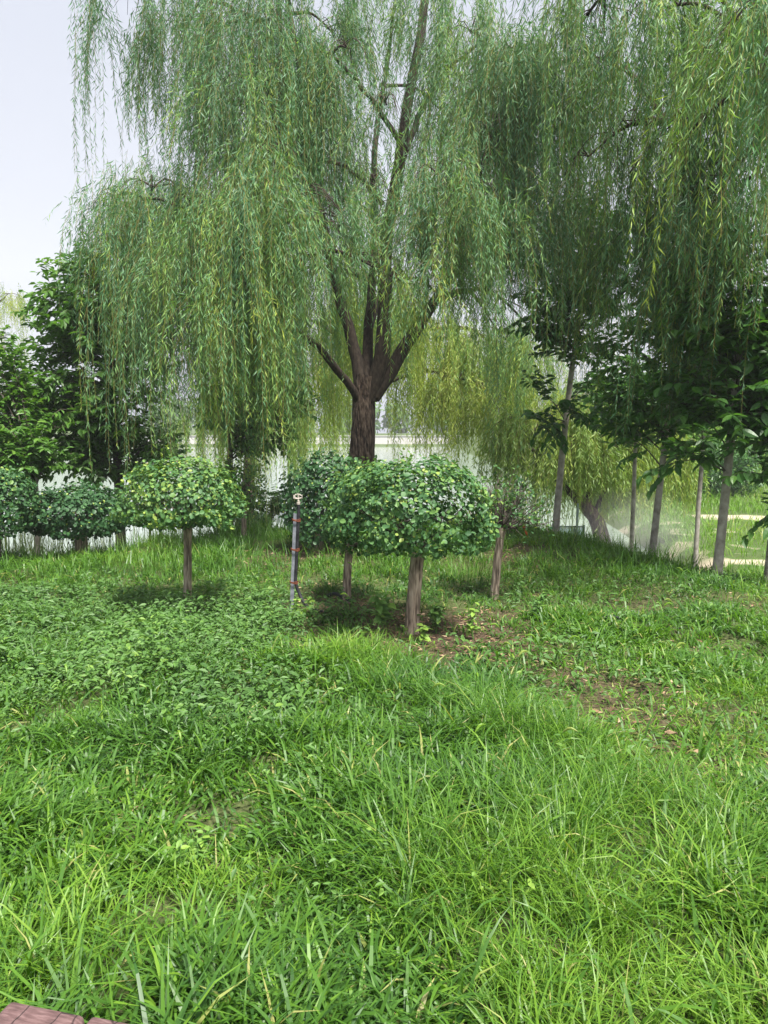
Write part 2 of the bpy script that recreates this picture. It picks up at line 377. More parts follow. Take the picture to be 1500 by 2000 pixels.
def willow(name, base, label, cat, trunk_path, trunk_r, limbs, lobes, group=None, leaf=('willow', .115, .0135, .036), limb_sides=10, zfloor=.35):
    t = thing(name, base, label, cat, group)
    mb = MB(); pth = spline(trunk_path, 22); n = len(pth)
    rad = np.interp(np.linspace(0, 1, n), np.linspace(0, 1, len(trunk_r)), trunk_r)
    tube(mb, pth, 0, radii=rad, sides=18, bump=.035)
    mb.build('trunk', M['bark_willow'], t, smooth=True)
    nodes = [pth[n//2:]]
    for pts, r0, r1 in limbs:
        pl = spline(pts, 16); pl[2:-1] += rng.normal(0, .012, (len(pl)-3, 3))
        mb = MB(); tube(mb, pl, r0, r1, sides=limb_sides, bump=.03)
        mb.build('limb', M['bark_limb'], t, smooth=True); nodes.append(pl)
    nodes = np.concatenate(nodes)
    lf, st = MB(), MB()
    for lb in lobes:
        ap = np.array(lb['at'], float); rx, ry, dr = lb['r']; nc = lb['n']; l0, l1 = lb['L']
        spc = lb.get('per', 8.6)
        # bough from the nearest lower wood to the lobe
        cand = nodes[nodes[:, 2] < ap[2]+.3]
        if len(cand) == 0: cand = nodes
        d = np.linalg.norm((cand-ap)*np.array([1, 1, .7]), axis=1); j = cand[np.argmin(d)]
        mid = (j+ap)/2+np.array([0, 0, .25*np.linalg.norm(ap[:2]-j[:2])*.6])
        mb = MB(); bp = spline([j, mid, ap+[0, 0, -.03]], 9); tube(mb, bp, min(.05, .02+.012*np.linalg.norm(ap-j)), .012, sides=6)
        for q in range(9):
            th = rng.uniform(0, 6.28); rr = rng.uniform(.6, 1)
            e = ap+np.array([rx*rr*math.cos(th), ry*rr*math.sin(th), -dr*rr*rr-.04])
            s0 = bp[rng.integers(5, 9)]
            tube(mb, spline([s0, (s0+e)/2+[0, 0, .18], e], 6), .009, .003, sides=4, cap=False)
        mb.build('branch', M['bark_limb'], t, smooth=True)
        r = np.sqrt(rng.uniform(0, 1, nc))**.85; th = rng.uniform(0, 6.28, nc)
        c = ap+np.stack([rx*r*np.cos(th), ry*r*np.sin(th), -dr*r*r+rng.normal(0, .10, nc)], -1)
        cl = l0*.7+(l1*1.05-l0*.7)*rng.uniform(0, 1, nc)**1.25; ct = lb.get('tint', .4)+rng.normal(0, .15, nc)
        o2 = unit(np.stack([np.cos(th)*rx, np.sin(th)*ry], -1)+rng.normal(0, .45, (nc, 2)))
        hole = noise2(c[:, 0]+.6*c[:, 1], c[:, 2]*1.2-.5*c[:, 1], .8, 2); gone = hole < -.58
        k = np.where(gone, 0, np.maximum(1, rng.poisson(spc*rng.uniform(.4, 1.6, nc)))); ix = np.repeat(np.arange(nc), k); m = len(ix)
        O = c[ix]+rng.normal(0, 1, (m, 3))*[.06, .06, .20]
        L = cl[ix]*rng.uniform(.3, 1.08, m)
        L = np.minimum(L, O[:, 2]-gz(O[:, 0], O[:, 1])-zfloor); ok = L > .25
        a = (rng.uniform(.08, .55, nc)*(.35+r))[ix]*rng.uniform(.4, 1.5, m)
        strands(lf, st, O[ok], unit(o2[ix]+rng.normal(0, .3, (m, 2)))[ok], L[ok], a[ok], leaf[3], leaf[1], leaf[2], (ct[ix]+rng.normal(0, .08, m))[ok], lb.get('dens', 1.0))
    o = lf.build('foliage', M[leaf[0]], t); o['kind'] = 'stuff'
    o = st.build('hanging_shoots', M['twig'], t); o['kind'] = 'stuff'
    return t, sum(len(f) for f in lf.F)

def lobe(px, py, Y, rx, ry, dr, n, l0, l1, tint=.4, **k):
    return dict(at=P(px, py, Y), r=(rx, ry, dr), n=n, L=(l0, l1), tint=tint, **k)

YW = 11.6
wb = P(708, 1050, YW); wb[2] = gz(wb[0], wb[1])-.1
tr = [wb, P(704, 950, YW), P(709, 850, YW), P(711, 775, YW), P(718, 735, YW)]
limbs = [
    ([P(706, 800, YW), P(690, 762, YW-.15), P(640, 700, YW-.5), P(575, 635, YW-1.0), P(545, 560, YW-1.3), P(535, 440, YW-1.7)], .075, .03),
    ([P(705, 760, YW), P(695, 690, YW+.1), P(668, 600, YW+.1), P(640, 480, YW+.2), P(600, 300, YW), P(585, 120, YW), P(555, -40, YW)], .11, .035),
    ([P(716, 765, YW), P(718, 690, YW+.2), P(722, 600, YW+.4), P(735, 470, YW+.6), P(730, 300, YW+1), P(760, 100, YW+1.3)], .10, .035),
    ([P(722, 780, YW), P(745, 700, YW-.1), P(752, 600, YW-.2), P(752, 480, YW-.3), P(772, 370, YW-.3), P(785, 270, YW-.3), P(808, 130, YW-.2), P(832, -20, YW-.1), P(845, -120, YW)], .14, .05),
    ([P(728, 775, YW), P(768, 715, YW+.1), P(815, 640, YW+.3), P(860, 572, YW+.4), P(905, 510, YW+.5), P(960, 400, YW+.6), P(1000, 250, YW+.2)], .14, .03),
    ([P(786, 285, YW-.3), P(740, 215, YW-.5), P(690, 150, YW-.7), P(640, 105, YW-.9), P(560, 70, YW-1)], .042, .016),
    ([P(780, 330, YW-.3), P(815, 235, YW), P(850, 165, YW-.1), P(890, 120, YW-.2), P(960, 70, YW-.5)], .05, .018),
    ([P(748, 400, YW-.3), P(705, 350, YW-.4), P(655, 318, YW-.7), P(560, 300, YW-1.6)], .045, .018),
    ([P(590, 110, YW), P(520, 45, YW), P(420, 5, YW-.2), P(300, -20, YW-.4)], .045, .015),
    ([P(545, 540, YW-1.3), P(440, 440, YW-1.4), P(330, 395, YW-1.2), P(240, 375, YW-.9)], .035, .014),
    ([P(880, 545, YW+.4), P(920, 480, YW-.8), P(940, 330, YW-1.7)], .05, .018),
    ([P(722, 640, YW+.3), P(745, 570, YW+1.5), P(780, 510, YW+2.8)], .06, .02),
    ([P(1070, 135, YW-1.4), P(1120, 110, YW-1.6), P(1175, 85, YW-1.8)], .025, .012),
]
lobes = [
    # upper left curtain, thin against the sky
    lobe(240, -30, 10.9, .52, .7, .35, 13, 1.2, 2.8, .30), lobe(290, -30, 11.2, .8, .8, .3, 15, .9, 2.9, .30),
    lobe(400, -10, 11.3, .8, .8, .35, 22, .9, 2.6, .30), lobe(360, 60, 11.6, .7, .7, .3, 10, .8, 2.2, .25),
    # left dome
    lobe(235, 385, 10.7, .50, .6, .28, 26, 1.3, 3.5, .36), lobe(300, 360, 10.5, .65, .7, .30, 42, 1.5, 3.7, .40),
    lobe(380, 395, 10.2, .7, .7, .30, 52, 1.6, 3.7, .44), lobe(330, 520, 9.9, .75, .6, .35, 44, 1.2, 2.6, .48),
    # centre left dome, nearest the viewer
    lobe(530, 288, 9.4, .55, .5, .60, 40, 1.2, 3.0, .46), lobe(480, 350, 9.3, .72, .7, .50, 56, 1.6, 3.4, .52),
    lobe(600, 370, 9.6, .62, .6, .45, 44, .7, 1.7, .46), lobe(430, 420, 9.5, .7, .6, .35, 52, 1.5, 3.2, .52),
    lobe(450, 560, 9.0, .52, .5, .3, 30, .8, 2.0, .62), lobe(765, 405, 9.7, .30, .3, .25, 18, .5, 1.0, .44),
    # upper middle
    lobe(500, 40, 10.6, .85, .8, .4, 62, 1.2, 2.8, .34), lobe(480, 150, 10.2, .7, .6, .4, 50, 1.0, 2.5, .38),
    lobe(600, 150, 10.7, .65, .6, .35, 46, 1.0, 2.5, .36), lobe(560, -50, 11.0, 1.0, .9, .35, 56, 1.0, 2.6, .30),
    lobe(690, -60, 12.0, .9, .9, .35, 24, .8, 2.0, .32), lobe(650, 60, 12.2, .6, .8, .3, 14, .7, 1.6, .30), lobe(690, 330, 12.3, .5, .6, .3, 16, .7, 1.3, .25),
    lobe(780, -60, 12.4, .9, .9, .3, 22, .6, 1.8, .38), lobe(870, -40, 11.2, .7, .8, .35, 26, .7, 1.7, .44),
    # right of the leader
    lobe(920, 60, 10.8, .65, .7, .4, 46, 1.0, 2.6, .42), lobe(1010, 95, 10.2, .65, .6, .45, 66, 1.2, 3.0, .38),
    lobe(1050, 200, 10.3, .5, .6, .35, 46, 1.2, 2.8, .36), lobe(970, 230, 10.0, .6, .6, .4, 52, 1.2, 2.8, .40),
    lobe(850, 330, 9.6, .45, .5, .35, 40, .8, 1.7, .46), lobe(920, 370, 9.4, .7, .6, .35, 56, 1.0, 2.1, .46), lobe(870, 480, 9.2, .38, .4, .3, 24, .6, 1.3, .56),
    lobe(1040, 400, 9.8, .6, .6, .35, 44, .8, 1.9, .44), lobe(775, 540, 9.3, .22, .25, .2, 8, .5, 1.5, .66), lobe(700, 470, 9.6, .25, .3, .2, 8, .3, .7, .5),
    # far side of the crown, raised yellow tint paints in sun shining through
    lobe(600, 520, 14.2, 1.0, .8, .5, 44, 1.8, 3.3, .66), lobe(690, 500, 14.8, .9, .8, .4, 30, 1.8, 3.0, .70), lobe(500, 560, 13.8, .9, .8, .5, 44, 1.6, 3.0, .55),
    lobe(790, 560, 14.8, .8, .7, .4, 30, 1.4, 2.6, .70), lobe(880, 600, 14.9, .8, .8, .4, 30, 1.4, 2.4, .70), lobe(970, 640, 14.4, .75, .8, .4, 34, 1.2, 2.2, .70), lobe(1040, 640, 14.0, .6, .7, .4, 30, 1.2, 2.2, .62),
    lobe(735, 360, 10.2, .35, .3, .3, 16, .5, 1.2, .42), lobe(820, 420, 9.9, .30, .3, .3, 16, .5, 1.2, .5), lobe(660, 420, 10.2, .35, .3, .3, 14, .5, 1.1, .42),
    # inner layers, the darkest leaf tints paint in the crown's shade
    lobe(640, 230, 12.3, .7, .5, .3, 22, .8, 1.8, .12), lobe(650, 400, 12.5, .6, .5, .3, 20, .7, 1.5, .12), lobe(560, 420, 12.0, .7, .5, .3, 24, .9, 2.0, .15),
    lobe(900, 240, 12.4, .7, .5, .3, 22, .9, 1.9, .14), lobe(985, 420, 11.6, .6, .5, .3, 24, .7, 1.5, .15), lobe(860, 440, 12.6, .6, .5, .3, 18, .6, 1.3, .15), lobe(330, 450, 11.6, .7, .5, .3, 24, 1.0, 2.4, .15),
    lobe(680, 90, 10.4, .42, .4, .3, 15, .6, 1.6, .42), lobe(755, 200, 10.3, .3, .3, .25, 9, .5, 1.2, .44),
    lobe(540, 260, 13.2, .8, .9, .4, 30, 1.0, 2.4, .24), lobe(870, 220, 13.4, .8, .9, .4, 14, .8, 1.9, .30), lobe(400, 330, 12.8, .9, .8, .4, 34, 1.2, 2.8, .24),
]
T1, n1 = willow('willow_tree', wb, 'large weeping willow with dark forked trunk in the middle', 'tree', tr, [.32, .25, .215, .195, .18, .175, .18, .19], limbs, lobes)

# second willow, its trunk to the right of the picture
w2 = np.array([8.2, 8.6, 0.]); w2[2] = gz(w2[0], w2[1])-.1
tr2 = [w2, w2+[-.05, 0, 1.2], w2+[-.15, -.05, 2.4], w2+[-.2, -.05, 3.1]]
limbs2 = [
    ([w2+[-.2, -.05, 2.9], w2+[-1.2, -.2, 4.2], P(1490, 70, 8.0), P(1440, 110, 8.0), P(1400, 160, 8.0)], .12, .05),
    ([P(1440, 110, 8.0), P(1390, 150, 8.0), P(1350, 205, 8.1), P(1300, 240, 8.3)], .05, .018),
    ([w2+[-.2, -.05, 3.0], w2+[-.9, -.8, 5.0], P(1480, -120, 6.6), P(1400, -160, 7.2)], .13, .04),
    ([w2+[-.2, -.05, 3.0], w2+[-1.4, .4, 5.2], P(1330, -100, 8.5), P(1180, -60, 9.0)], .13, .03),
    ([w2+[-.2, -.05, 3.0], w2+[.6, .3, 5.0], w2+[1.0, .6, 7.0]], .13, .05),
    ([w2+[-.2, -.05, 2.8], w2+[-1.2, -1.4, 4.4], P(1520, 60, 5.4)], .08, .03),
]
lobes2 = [
    lobe(1120, -50, 9.4, .75, .7, .35, 10, .6, 1.5, .40), lobe(1200, -60, 8.8, .8, .8, .35, 26, .7, 1.7, .46),
    lobe(1105, 80, 9.8, .5, .5, .3, 26, .8, 2.0, .42), lobe(1180, 120, 9.3, .45, .5, .3, 22, .8, 1.9, .46), lobe(1390, 180, 8.2, .45, .5, .3, 20, .8, 1.8, .42),
    lobe(1150, 300, 8.9, .36, .5, .3, 24, 1.2, 2.6, .42), lobe(1230, 240, 8.5, .42, .5, .3, 30, 1.6, 3.2, .46), lobe(1300, 290, 8.2, .45, .5, .3, 34, 1.4, 2.8, .44),
    lobe(1290, 10, 8.2, .60, .6, .3, 34, .9, 2.3, .52), lobe(1370, -40, 7.8, .6, .6, .35, 30, .7, 1.9, .50),
    lobe(1380, 380, 7.8, .38, .45, .25, 30, 1.0, 2.0, .40), lobe(1450, 360, 7.4, .36, .4, .25, 22, .9, 2.0, .44), lobe(1440, 60, 7.2, .45, .5, .3, 20, .8, 1.8, .46),
    lobe(1500, -10, 6.0, .40, .4, .3, 22, .8, 2.0, .50), lobe(1550, 100, 5.6, .4, .4, .3, 18, 1.0, 2.0, .46), lobe(1620, -60, 7.5, .9, .8, .4, 26, 1.0, 3.0, .4),
    lobe(1250, 440, 9.0, .45, .5, .3, 24, 1.0, 2.0, .5), lobe(1180, 60, 10.5, .8, .8, .35, 7, .6, 1.6, .34), lobe(1330, 120, 10.5, .8, .8, .35, 8, .8, 2.0, .3), lobe(1350, 500, 8.3, .4, .4, .2, 16, .9, 1.9, .5),
]
T2, n2 = willow('willow_tree', w2, 'weeping willow at right whose hanging shoots curtain the upper right corner', 'tree', tr2, [.36, .28, .24, .22], limbs2, lobes2)

# willows further back
b3 = P(1200, 1078, 15.2); b3[2] = gz(b3[0], b3[1])-.1
tr3 = [b3, P(1170, 1030, 15.2), P(1148, 995, 15.2), P(1130, 975, 15.2)]
limbs3 = [([P(1140, 985, 15.2), P(1110, 960, 15.1), P(1070, 920, 15), P(1030, 860, 15)], .09, .03),
          ([P(1150, 1000, 15.2), P(1150, 940, 15.3), P(1160, 870, 15.4), P(1150, 800, 15.5)], .08, .03),
          ([P(1160, 1015, 15.2), P(1185, 940, 15.4), P(1225, 860, 15.6)], .06, .02)]
lobes3 = [lobe(1020, 810, 15, .8, .7, .4, 64, .7, 1.9, .45), lobe(1090, 790, 15, .8, .8, .4, 70, .9, 2.2, .5), lobe(1170, 770, 15.4, .9, .8, .45, 76, .9, 2.3, .5),
          lobe(1240, 820, 15.8, .8, .7, .4, 64, .9, 2.2, .55), lobe(1130, 860, 14.4, .7, .5, .3, 50, .6, 1.5, .5), lobe(1200, 880, 14.8, .6, .5, .3, 40, .5, 1.4, .55), lobe(1290, 850, 16.5, .6, .5, .3, 40, .8, 1.8, .6)]
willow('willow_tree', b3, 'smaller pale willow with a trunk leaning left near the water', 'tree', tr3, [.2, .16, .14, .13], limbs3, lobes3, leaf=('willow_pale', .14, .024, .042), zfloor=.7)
b4 = P(485, 1030, 23.); b4[2] = gz(b4[0], b4[1])-.3
tr4 = [b4, b4+[0, 0, 1.5], b4+[.1, 0, 3]]
lobes4 = [lobe(420, 800, 22.5, 1.2, .9, .5, 36, 1, 2.4, .4), lobe(520, 770, 22.5, 1.3, .9, .5, 40, 1, 3.0, .45), lobe(600, 800, 23, 1.2, .9, .5, 32, 1, 3.2, .55), lobe(480, 720, 23, 1.2, 1, .6, 36, 1, 2.6, .4)]
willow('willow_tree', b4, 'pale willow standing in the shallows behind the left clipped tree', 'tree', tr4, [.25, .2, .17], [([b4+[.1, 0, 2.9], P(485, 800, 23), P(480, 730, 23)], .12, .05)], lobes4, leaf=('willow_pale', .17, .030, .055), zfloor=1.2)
b6 = P(716, 1030, 17.2); b6[2] = gz(b6[0], b6[1])-.2
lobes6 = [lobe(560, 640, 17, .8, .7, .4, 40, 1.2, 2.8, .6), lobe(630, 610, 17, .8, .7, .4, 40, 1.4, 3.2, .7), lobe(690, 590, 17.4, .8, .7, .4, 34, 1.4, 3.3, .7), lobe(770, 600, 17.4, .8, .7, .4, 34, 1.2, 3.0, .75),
          lobe(850, 630, 17.2, .8, .7, .4, 44, 1.2, 2.9, .75), lobe(930, 660, 17, .8, .7, .4, 46, 1.2, 2.7, .7), lobe(1000, 690, 16.8, .7, .7, .4, 40, 1.0, 2.3, .65), lobe(610, 720, 16.4, .8, .5, .3, 34, .8, 2.0, .8), lobe(890, 740, 16.4, .8, .5, .3, 40, .8, 1.8, .85), lobe(980, 770, 16.2, .7, .5, .3, 36, .6, 1.4, .8)]  # sun glow painted in by pale leaves and high tints
willow('willow_tree', b6, 'willow curtain tinted yellow green as if sunlit, hanging directly behind the main willow trunk', 'tree', [b6, P(714, 940, 17.2), P(716, 820, 17.2), P(720, 720, 17.2)], [.2, .16, .14, .13],
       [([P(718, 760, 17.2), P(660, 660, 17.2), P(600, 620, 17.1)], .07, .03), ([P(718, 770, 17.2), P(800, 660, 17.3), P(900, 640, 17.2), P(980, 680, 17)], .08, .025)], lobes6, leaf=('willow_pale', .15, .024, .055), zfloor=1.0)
b5 = P(-30, 900, 36.); b5[2] = gz(b5[0], b5[1])-.3
lobes5 = [lobe(20, 572, 36, .8, .9, .7, 26, 1, 2.8, .8), lobe(-40, 560, 36, 1.4, 1.2, .7, 34, 1, 3, .8), lobe(-20, 640, 36, 1.6, 1.2, .7, 34, 1, 3, .7)]
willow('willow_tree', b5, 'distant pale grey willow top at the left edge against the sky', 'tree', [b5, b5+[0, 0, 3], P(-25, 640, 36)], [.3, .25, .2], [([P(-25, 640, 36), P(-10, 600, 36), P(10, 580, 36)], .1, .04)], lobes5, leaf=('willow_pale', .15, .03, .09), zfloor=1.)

# ------------------------------------------------------------------ broad-leaved young trees
PT = [.1, .3, .42, .54, .68, .9]
PROTO_BROAD = leaf_protos('broad_leaf', OVX, M['broad'], PT)
PROTO_BROADL = leaf_protos('fresh_leaf', OVX, M['broad_light'], PT)
PROTO_TOP = leaf_protos('round_leaf', RNX, M['topiary'], PT)
PROTO_WEED = leaf_protos('weed_leaf', OVX, M['weed'], PT)
def broad_tree(name, label, path, r0, r1, crown, nb, leafL, n_obj=0, extra=(), bark='bark_young', lm='broad', tint=.4, twigs=6, per=11, group=None, top_tint=.3):
    path = np.array(path); base = path[0].copy()
    base[2] = gz(base[0], base[1])-.06; path[0] = base
    t = thing(name, base, label, 'tree', group)
    pl = spline(path, 18); mb = MB(); rad = np.linspace(r0, r1, 18); rad[0] *= 1.25; rad[1] *= 1.06
    tube(mb, pl, 0, radii=rad, sides=14, bump=.02); mb.build('trunk', M[bark], t, smooth=True)
    PP, DD, NN, LL, TT = [], [], [], [], []
    ends = []
    for (c, rr, k) in crown:
        c = np.array(c); rr = np.array(rr)
        d = rand_unit(k); d[:, 2] *= .95
        for q in d: ends.append((c, rr, c+q*rr*rng.uniform(.72, 1.0)))
    for e in extra: ends.append((None, None, np.array(e)))
    bm = MB()
    for c, rr, e in ends:
        zs = min(e[2]-.12*np.linalg.norm(e[:2]-pl[-1][:2]), pl[-1][2]); j = pl[np.argmin(np.abs(pl[:, 2]-max(zs-.25, base[2]+.6*(pl[-1][2]-base[2])*.6)))]
        ln = np.linalg.norm(e-j)
        b = spline([j, (j+e)/2+[0, 0, .12*ln], e], 9); tube(bm, b, .006+.006*ln, .003, sides=5, cap=False)
        for q in range(twigs):
            s0 = b[rng.integers(3, 9)]; dirv = unit(unit(e-j)*.8+rand_unit(1)[0]*.8+[0, 0, .1]); tl = rng.uniform(.22, .5)*leafL/.15
            tw = spline([s0, s0+dirv*tl*.5+[0, 0, .02], s0+dirv*tl+[0, 0, -.06*tl]], 5); tube(bm, tw, .004, .002, sides=3, cap=False)
            k = per; u = (np.arange(k)+.5)/k; ix = u*4; i0 = np.minimum(ix.astype(int), 3); fr = (ix-i0)[:, None]
            p = tw[i0]*(1-fr)+tw[i0+1]*fr
            sd_ = unit(np.cross(dirv, [0, 0, 1.]))*np.where(np.arange(k) % 2, 1, -1)[:, None]
            D = sd_*.75+dirv*.55+np.array([0, 0, -.42])+rng.normal(0, .25, (k, 3))
            PP.append(p); DD.append(D); NN.append(np.array([0, 0, 1.])+rng.normal(0, .35, (k, 3)))
            LL.append(leafL*rng.uniform(.6, 1.15, k)); 
            zrel = 0 if c is None else (e[2]-c[2])/rr[2]
            TT.append(np.clip(tint+rng.normal(0, .13, k)+top_tint*max(zrel, 0)*rng.uniform(0, 1), 0, 1))
    bm.build('branches', M['bark_dark'], t, smooth=True)['kind'] = 'stuff'
    PP, DD, NN, LL, TT = map(np.concatenate, (PP, DD, NN, LL, TT))
    big = np.argsort(np.linalg.norm(PP-[0, 0, CAM_H], axis=1)-rng.uniform(0, .4, len(PP)))
    vis = np.abs(PP[big][:, 0]/PP[big][:, 1]) < .56
    sel = big[vis][:n_obj]; rest = np.setdiff1d(np.arange(len(PP)), sel)
    W_ = LL*.55
    lf = MB(); leaves(lf, PP[rest], DD[rest], unit(NN[rest]), LL[rest], W_[rest], OVT, TT[rest])
    lf.build('foliage', M[lm], t)['kind'] = 'stuff'
    if n_obj: leaf_objects('leaf', PROTO_BROAD if lm == 'broad' else PROTO_BROADL, PT, PP[sel], DD[sel], NN[sel], LL[sel], W_[sel], TT[sel], t)
    return t

Y = 10.5
broad_tree('young_tree', 'slim grey trunked young tree on the mound, right of the twiggy clipped shrub', [P(1083, 1060, Y), P(1092, 950, Y), P(1104, 830, Y), P(1117, 720, Y), P(1140, 560, Y), P(1160, 420, Y)], .056, .028,
           [(P(1120, 600, Y), (.62, .6, .85), 30), (P(1160, 470, Y), (.5, .5, .7), 16)], 0, .16, 160, extra=[P(1055, 830, Y-.3), P(1150, 815, Y-.2), P(1165, 745, Y), P(1058, 770, Y-.2), P(1080, 850, Y-.4), P(1120, 800, Y-.4)], bark='bark_young', tint=.28)
Y = 12.3
broad_tree('young_tree', 'thinnest pale stem of the young trees, left of the pair above the mist', [P(1233, 1090, Y), P(1237, 980, Y), P(1241, 870, Y), P(1244, 760, Y)], .042, .025,
           [(P(1240, 770, Y), (.75, .7, .9), 26)], 0, .15, 60, tint=.42)
Y = 9.2
broad_tree('young_tree', 'pale leaning stem of the young tree just right of the mist', [P(1271, 1100, Y), P(1284, 990, Y), P(1298, 870, Y), P(1310, 740, Y), P(1318, 620, Y)], .048, .026,
           [(P(1290, 740, Y), (.72, .7, .85), 34), (P(1330, 560, Y), (.6, .6, .7), 18)], 0, .16, 160, tint=.46, extra=[P(1215, 850, Y), P(1330, 880, Y-.2)])
Y = 11.4
broad_tree('young_tree', 'slender pale stem between two thicker young trees on the right', [P(1357, 1115, Y), P(1363, 1010, Y), P(1371, 900, Y), P(1378, 780, Y)], .043, .025,
           [(P(1380, 740, Y), (.8, .75, .95), 30)], 0, .15, 60, tint=.40)
Y = 7.9
broad_tree('young_tree', 'thickest pale trunk of the young trees, near the right edge', [P(1398, 1150, Y), P(1410, 1030, Y), P(1424, 890, Y), P(1436, 760, Y), P(1446, 600, Y), P(1452, 480, Y)], .054, .028,
           [(P(1440, 735, Y), (.74, .7, .72), 44), (P(1450, 580, Y), (.62, .6, .7), 26)], 0, .15, 260, tint=.48, extra=[P(1310, 905, Y-.2), P(1345, 885, Y-.3)])
Y = 7.7
broad_tree('young_tree', 'young tree cut by the right edge of the picture with low drooping leaves', [P(1500, 1150, Y), P(1512, 1030, Y), P(1528, 890, Y), P(1540, 700, Y)], .06, .03,
           [(P(1560, 790, Y), (.6, .6, .8), 30)], 0, .16, 60, tint=.42, extra=[P(1490, 925, Y-.2), P(1515, 1010, Y-.3)])
# left
Y = 11.0
broad_tree('leafy_tree', 'tall dark broad-leaved tree on the left behind the clipped trees', [P(236, 1080, Y), P(232, 950, Y), P(222, 800, Y), P(215, 680, Y), P(205, 560, Y)], .085, .03,
           [(P(190, 760, Y), (1.15, 1.0, 1.15), 96), (P(185, 610, Y), (.80, .8, .8), 50), (P(150, 850, Y-.4), (.9, .7, .6), 34), (P(250, 880, Y-.2), (.7, .6, .45), 22)], 0, .135, 280, bark='bark_dark', lm='broad_light', tint=.34, top_tint=.4, per=11, twigs=7,
           extra=[P(115, 535, Y), P(160, 500, Y), P(190, 520, Y), P(80, 590, Y), P(60, 640, Y)])
Y = 9.6
broad_tree('leafy_tree', 'broad-leaved tree with a pale pole-like stem at the left edge', [P(72, 1098, Y), P(73, 1030, Y), P(72, 970, Y), P(66, 890, Y)], .038, .022,
           [(P(-15, 770, Y+.3), (.55, .6, .95), 40), (P(45, 890, Y-.1), (.45, .45, .38), 30)], 0, .115, 90, tint=.36, lm='broad_light', top_tint=.4, per=13, twigs=8)
Y = 13.0
broad_tree('leafy_tree', 'dark broad-leaved tree half hidden behind the willow, left of its trunk', [P(448, 1030, Y), P(449, 930, Y), P(450, 820, Y), P(455, 700, Y)], .075, .03,
           [(P(500, 790, Y), (1.0, .9, .95), 60)], 0, .15, 60, bark='bark_dark', tint=.42)
for (px, yb, yy, lab) in [(292, 1052, 13.4, 'thin dark sapling stem before the bright water, left one of two'), (312, 1048, 13.6, 'thin brown sapling stem before the bright water, right one of two')]:
    broad_tree('sapling', lab, [P(px, yb, yy), P(px, 980, yy), P(px+2, 890, yy)], .03, .015, [(P(px+4, 885, yy), (.5, .5, .4), 8)], 0, .12, 0, tint=.3, bark='bark_dark')
for (px, yb, yy, lab) in [(463, 1045, 12.6, 'slim stem beside the dark leafy trunk behind the left clipped tree'), (528, 1040, 12.8, 'small leafy sapling left of the sprinkler pole by the water')]:
    broad_tree('sapling', lab, [P(px, yb, yy), P(px, 1010, yy), P(px+1, 985, yy)], .03, .015, [(P(px, 980, yy), (.30, .25, .22), 10)], 0, .11, 0, tint=.35, bark='bark_dark')
# overhanging spray at the left edge: a tree standing beside the viewer
tb = np.array([-5.6, 4.6, gz(-5.6, 4.6)])
broad_tree('leafy_tree', 'tree outside the left edge, only drooping leaf tips reach into view', [tb, tb+[0, 0, 1.5], tb+[.1, 0, 3], tb+[.2, 0, 3.8]], .07, .03, [(tb+[.2, .1, 3.2], (1.1, 1.0, 1.2), 40)], 0, .15, 40, tint=.2,
           extra=[P(-85, 485, 4.5), P(-80, 560, 4.5)])

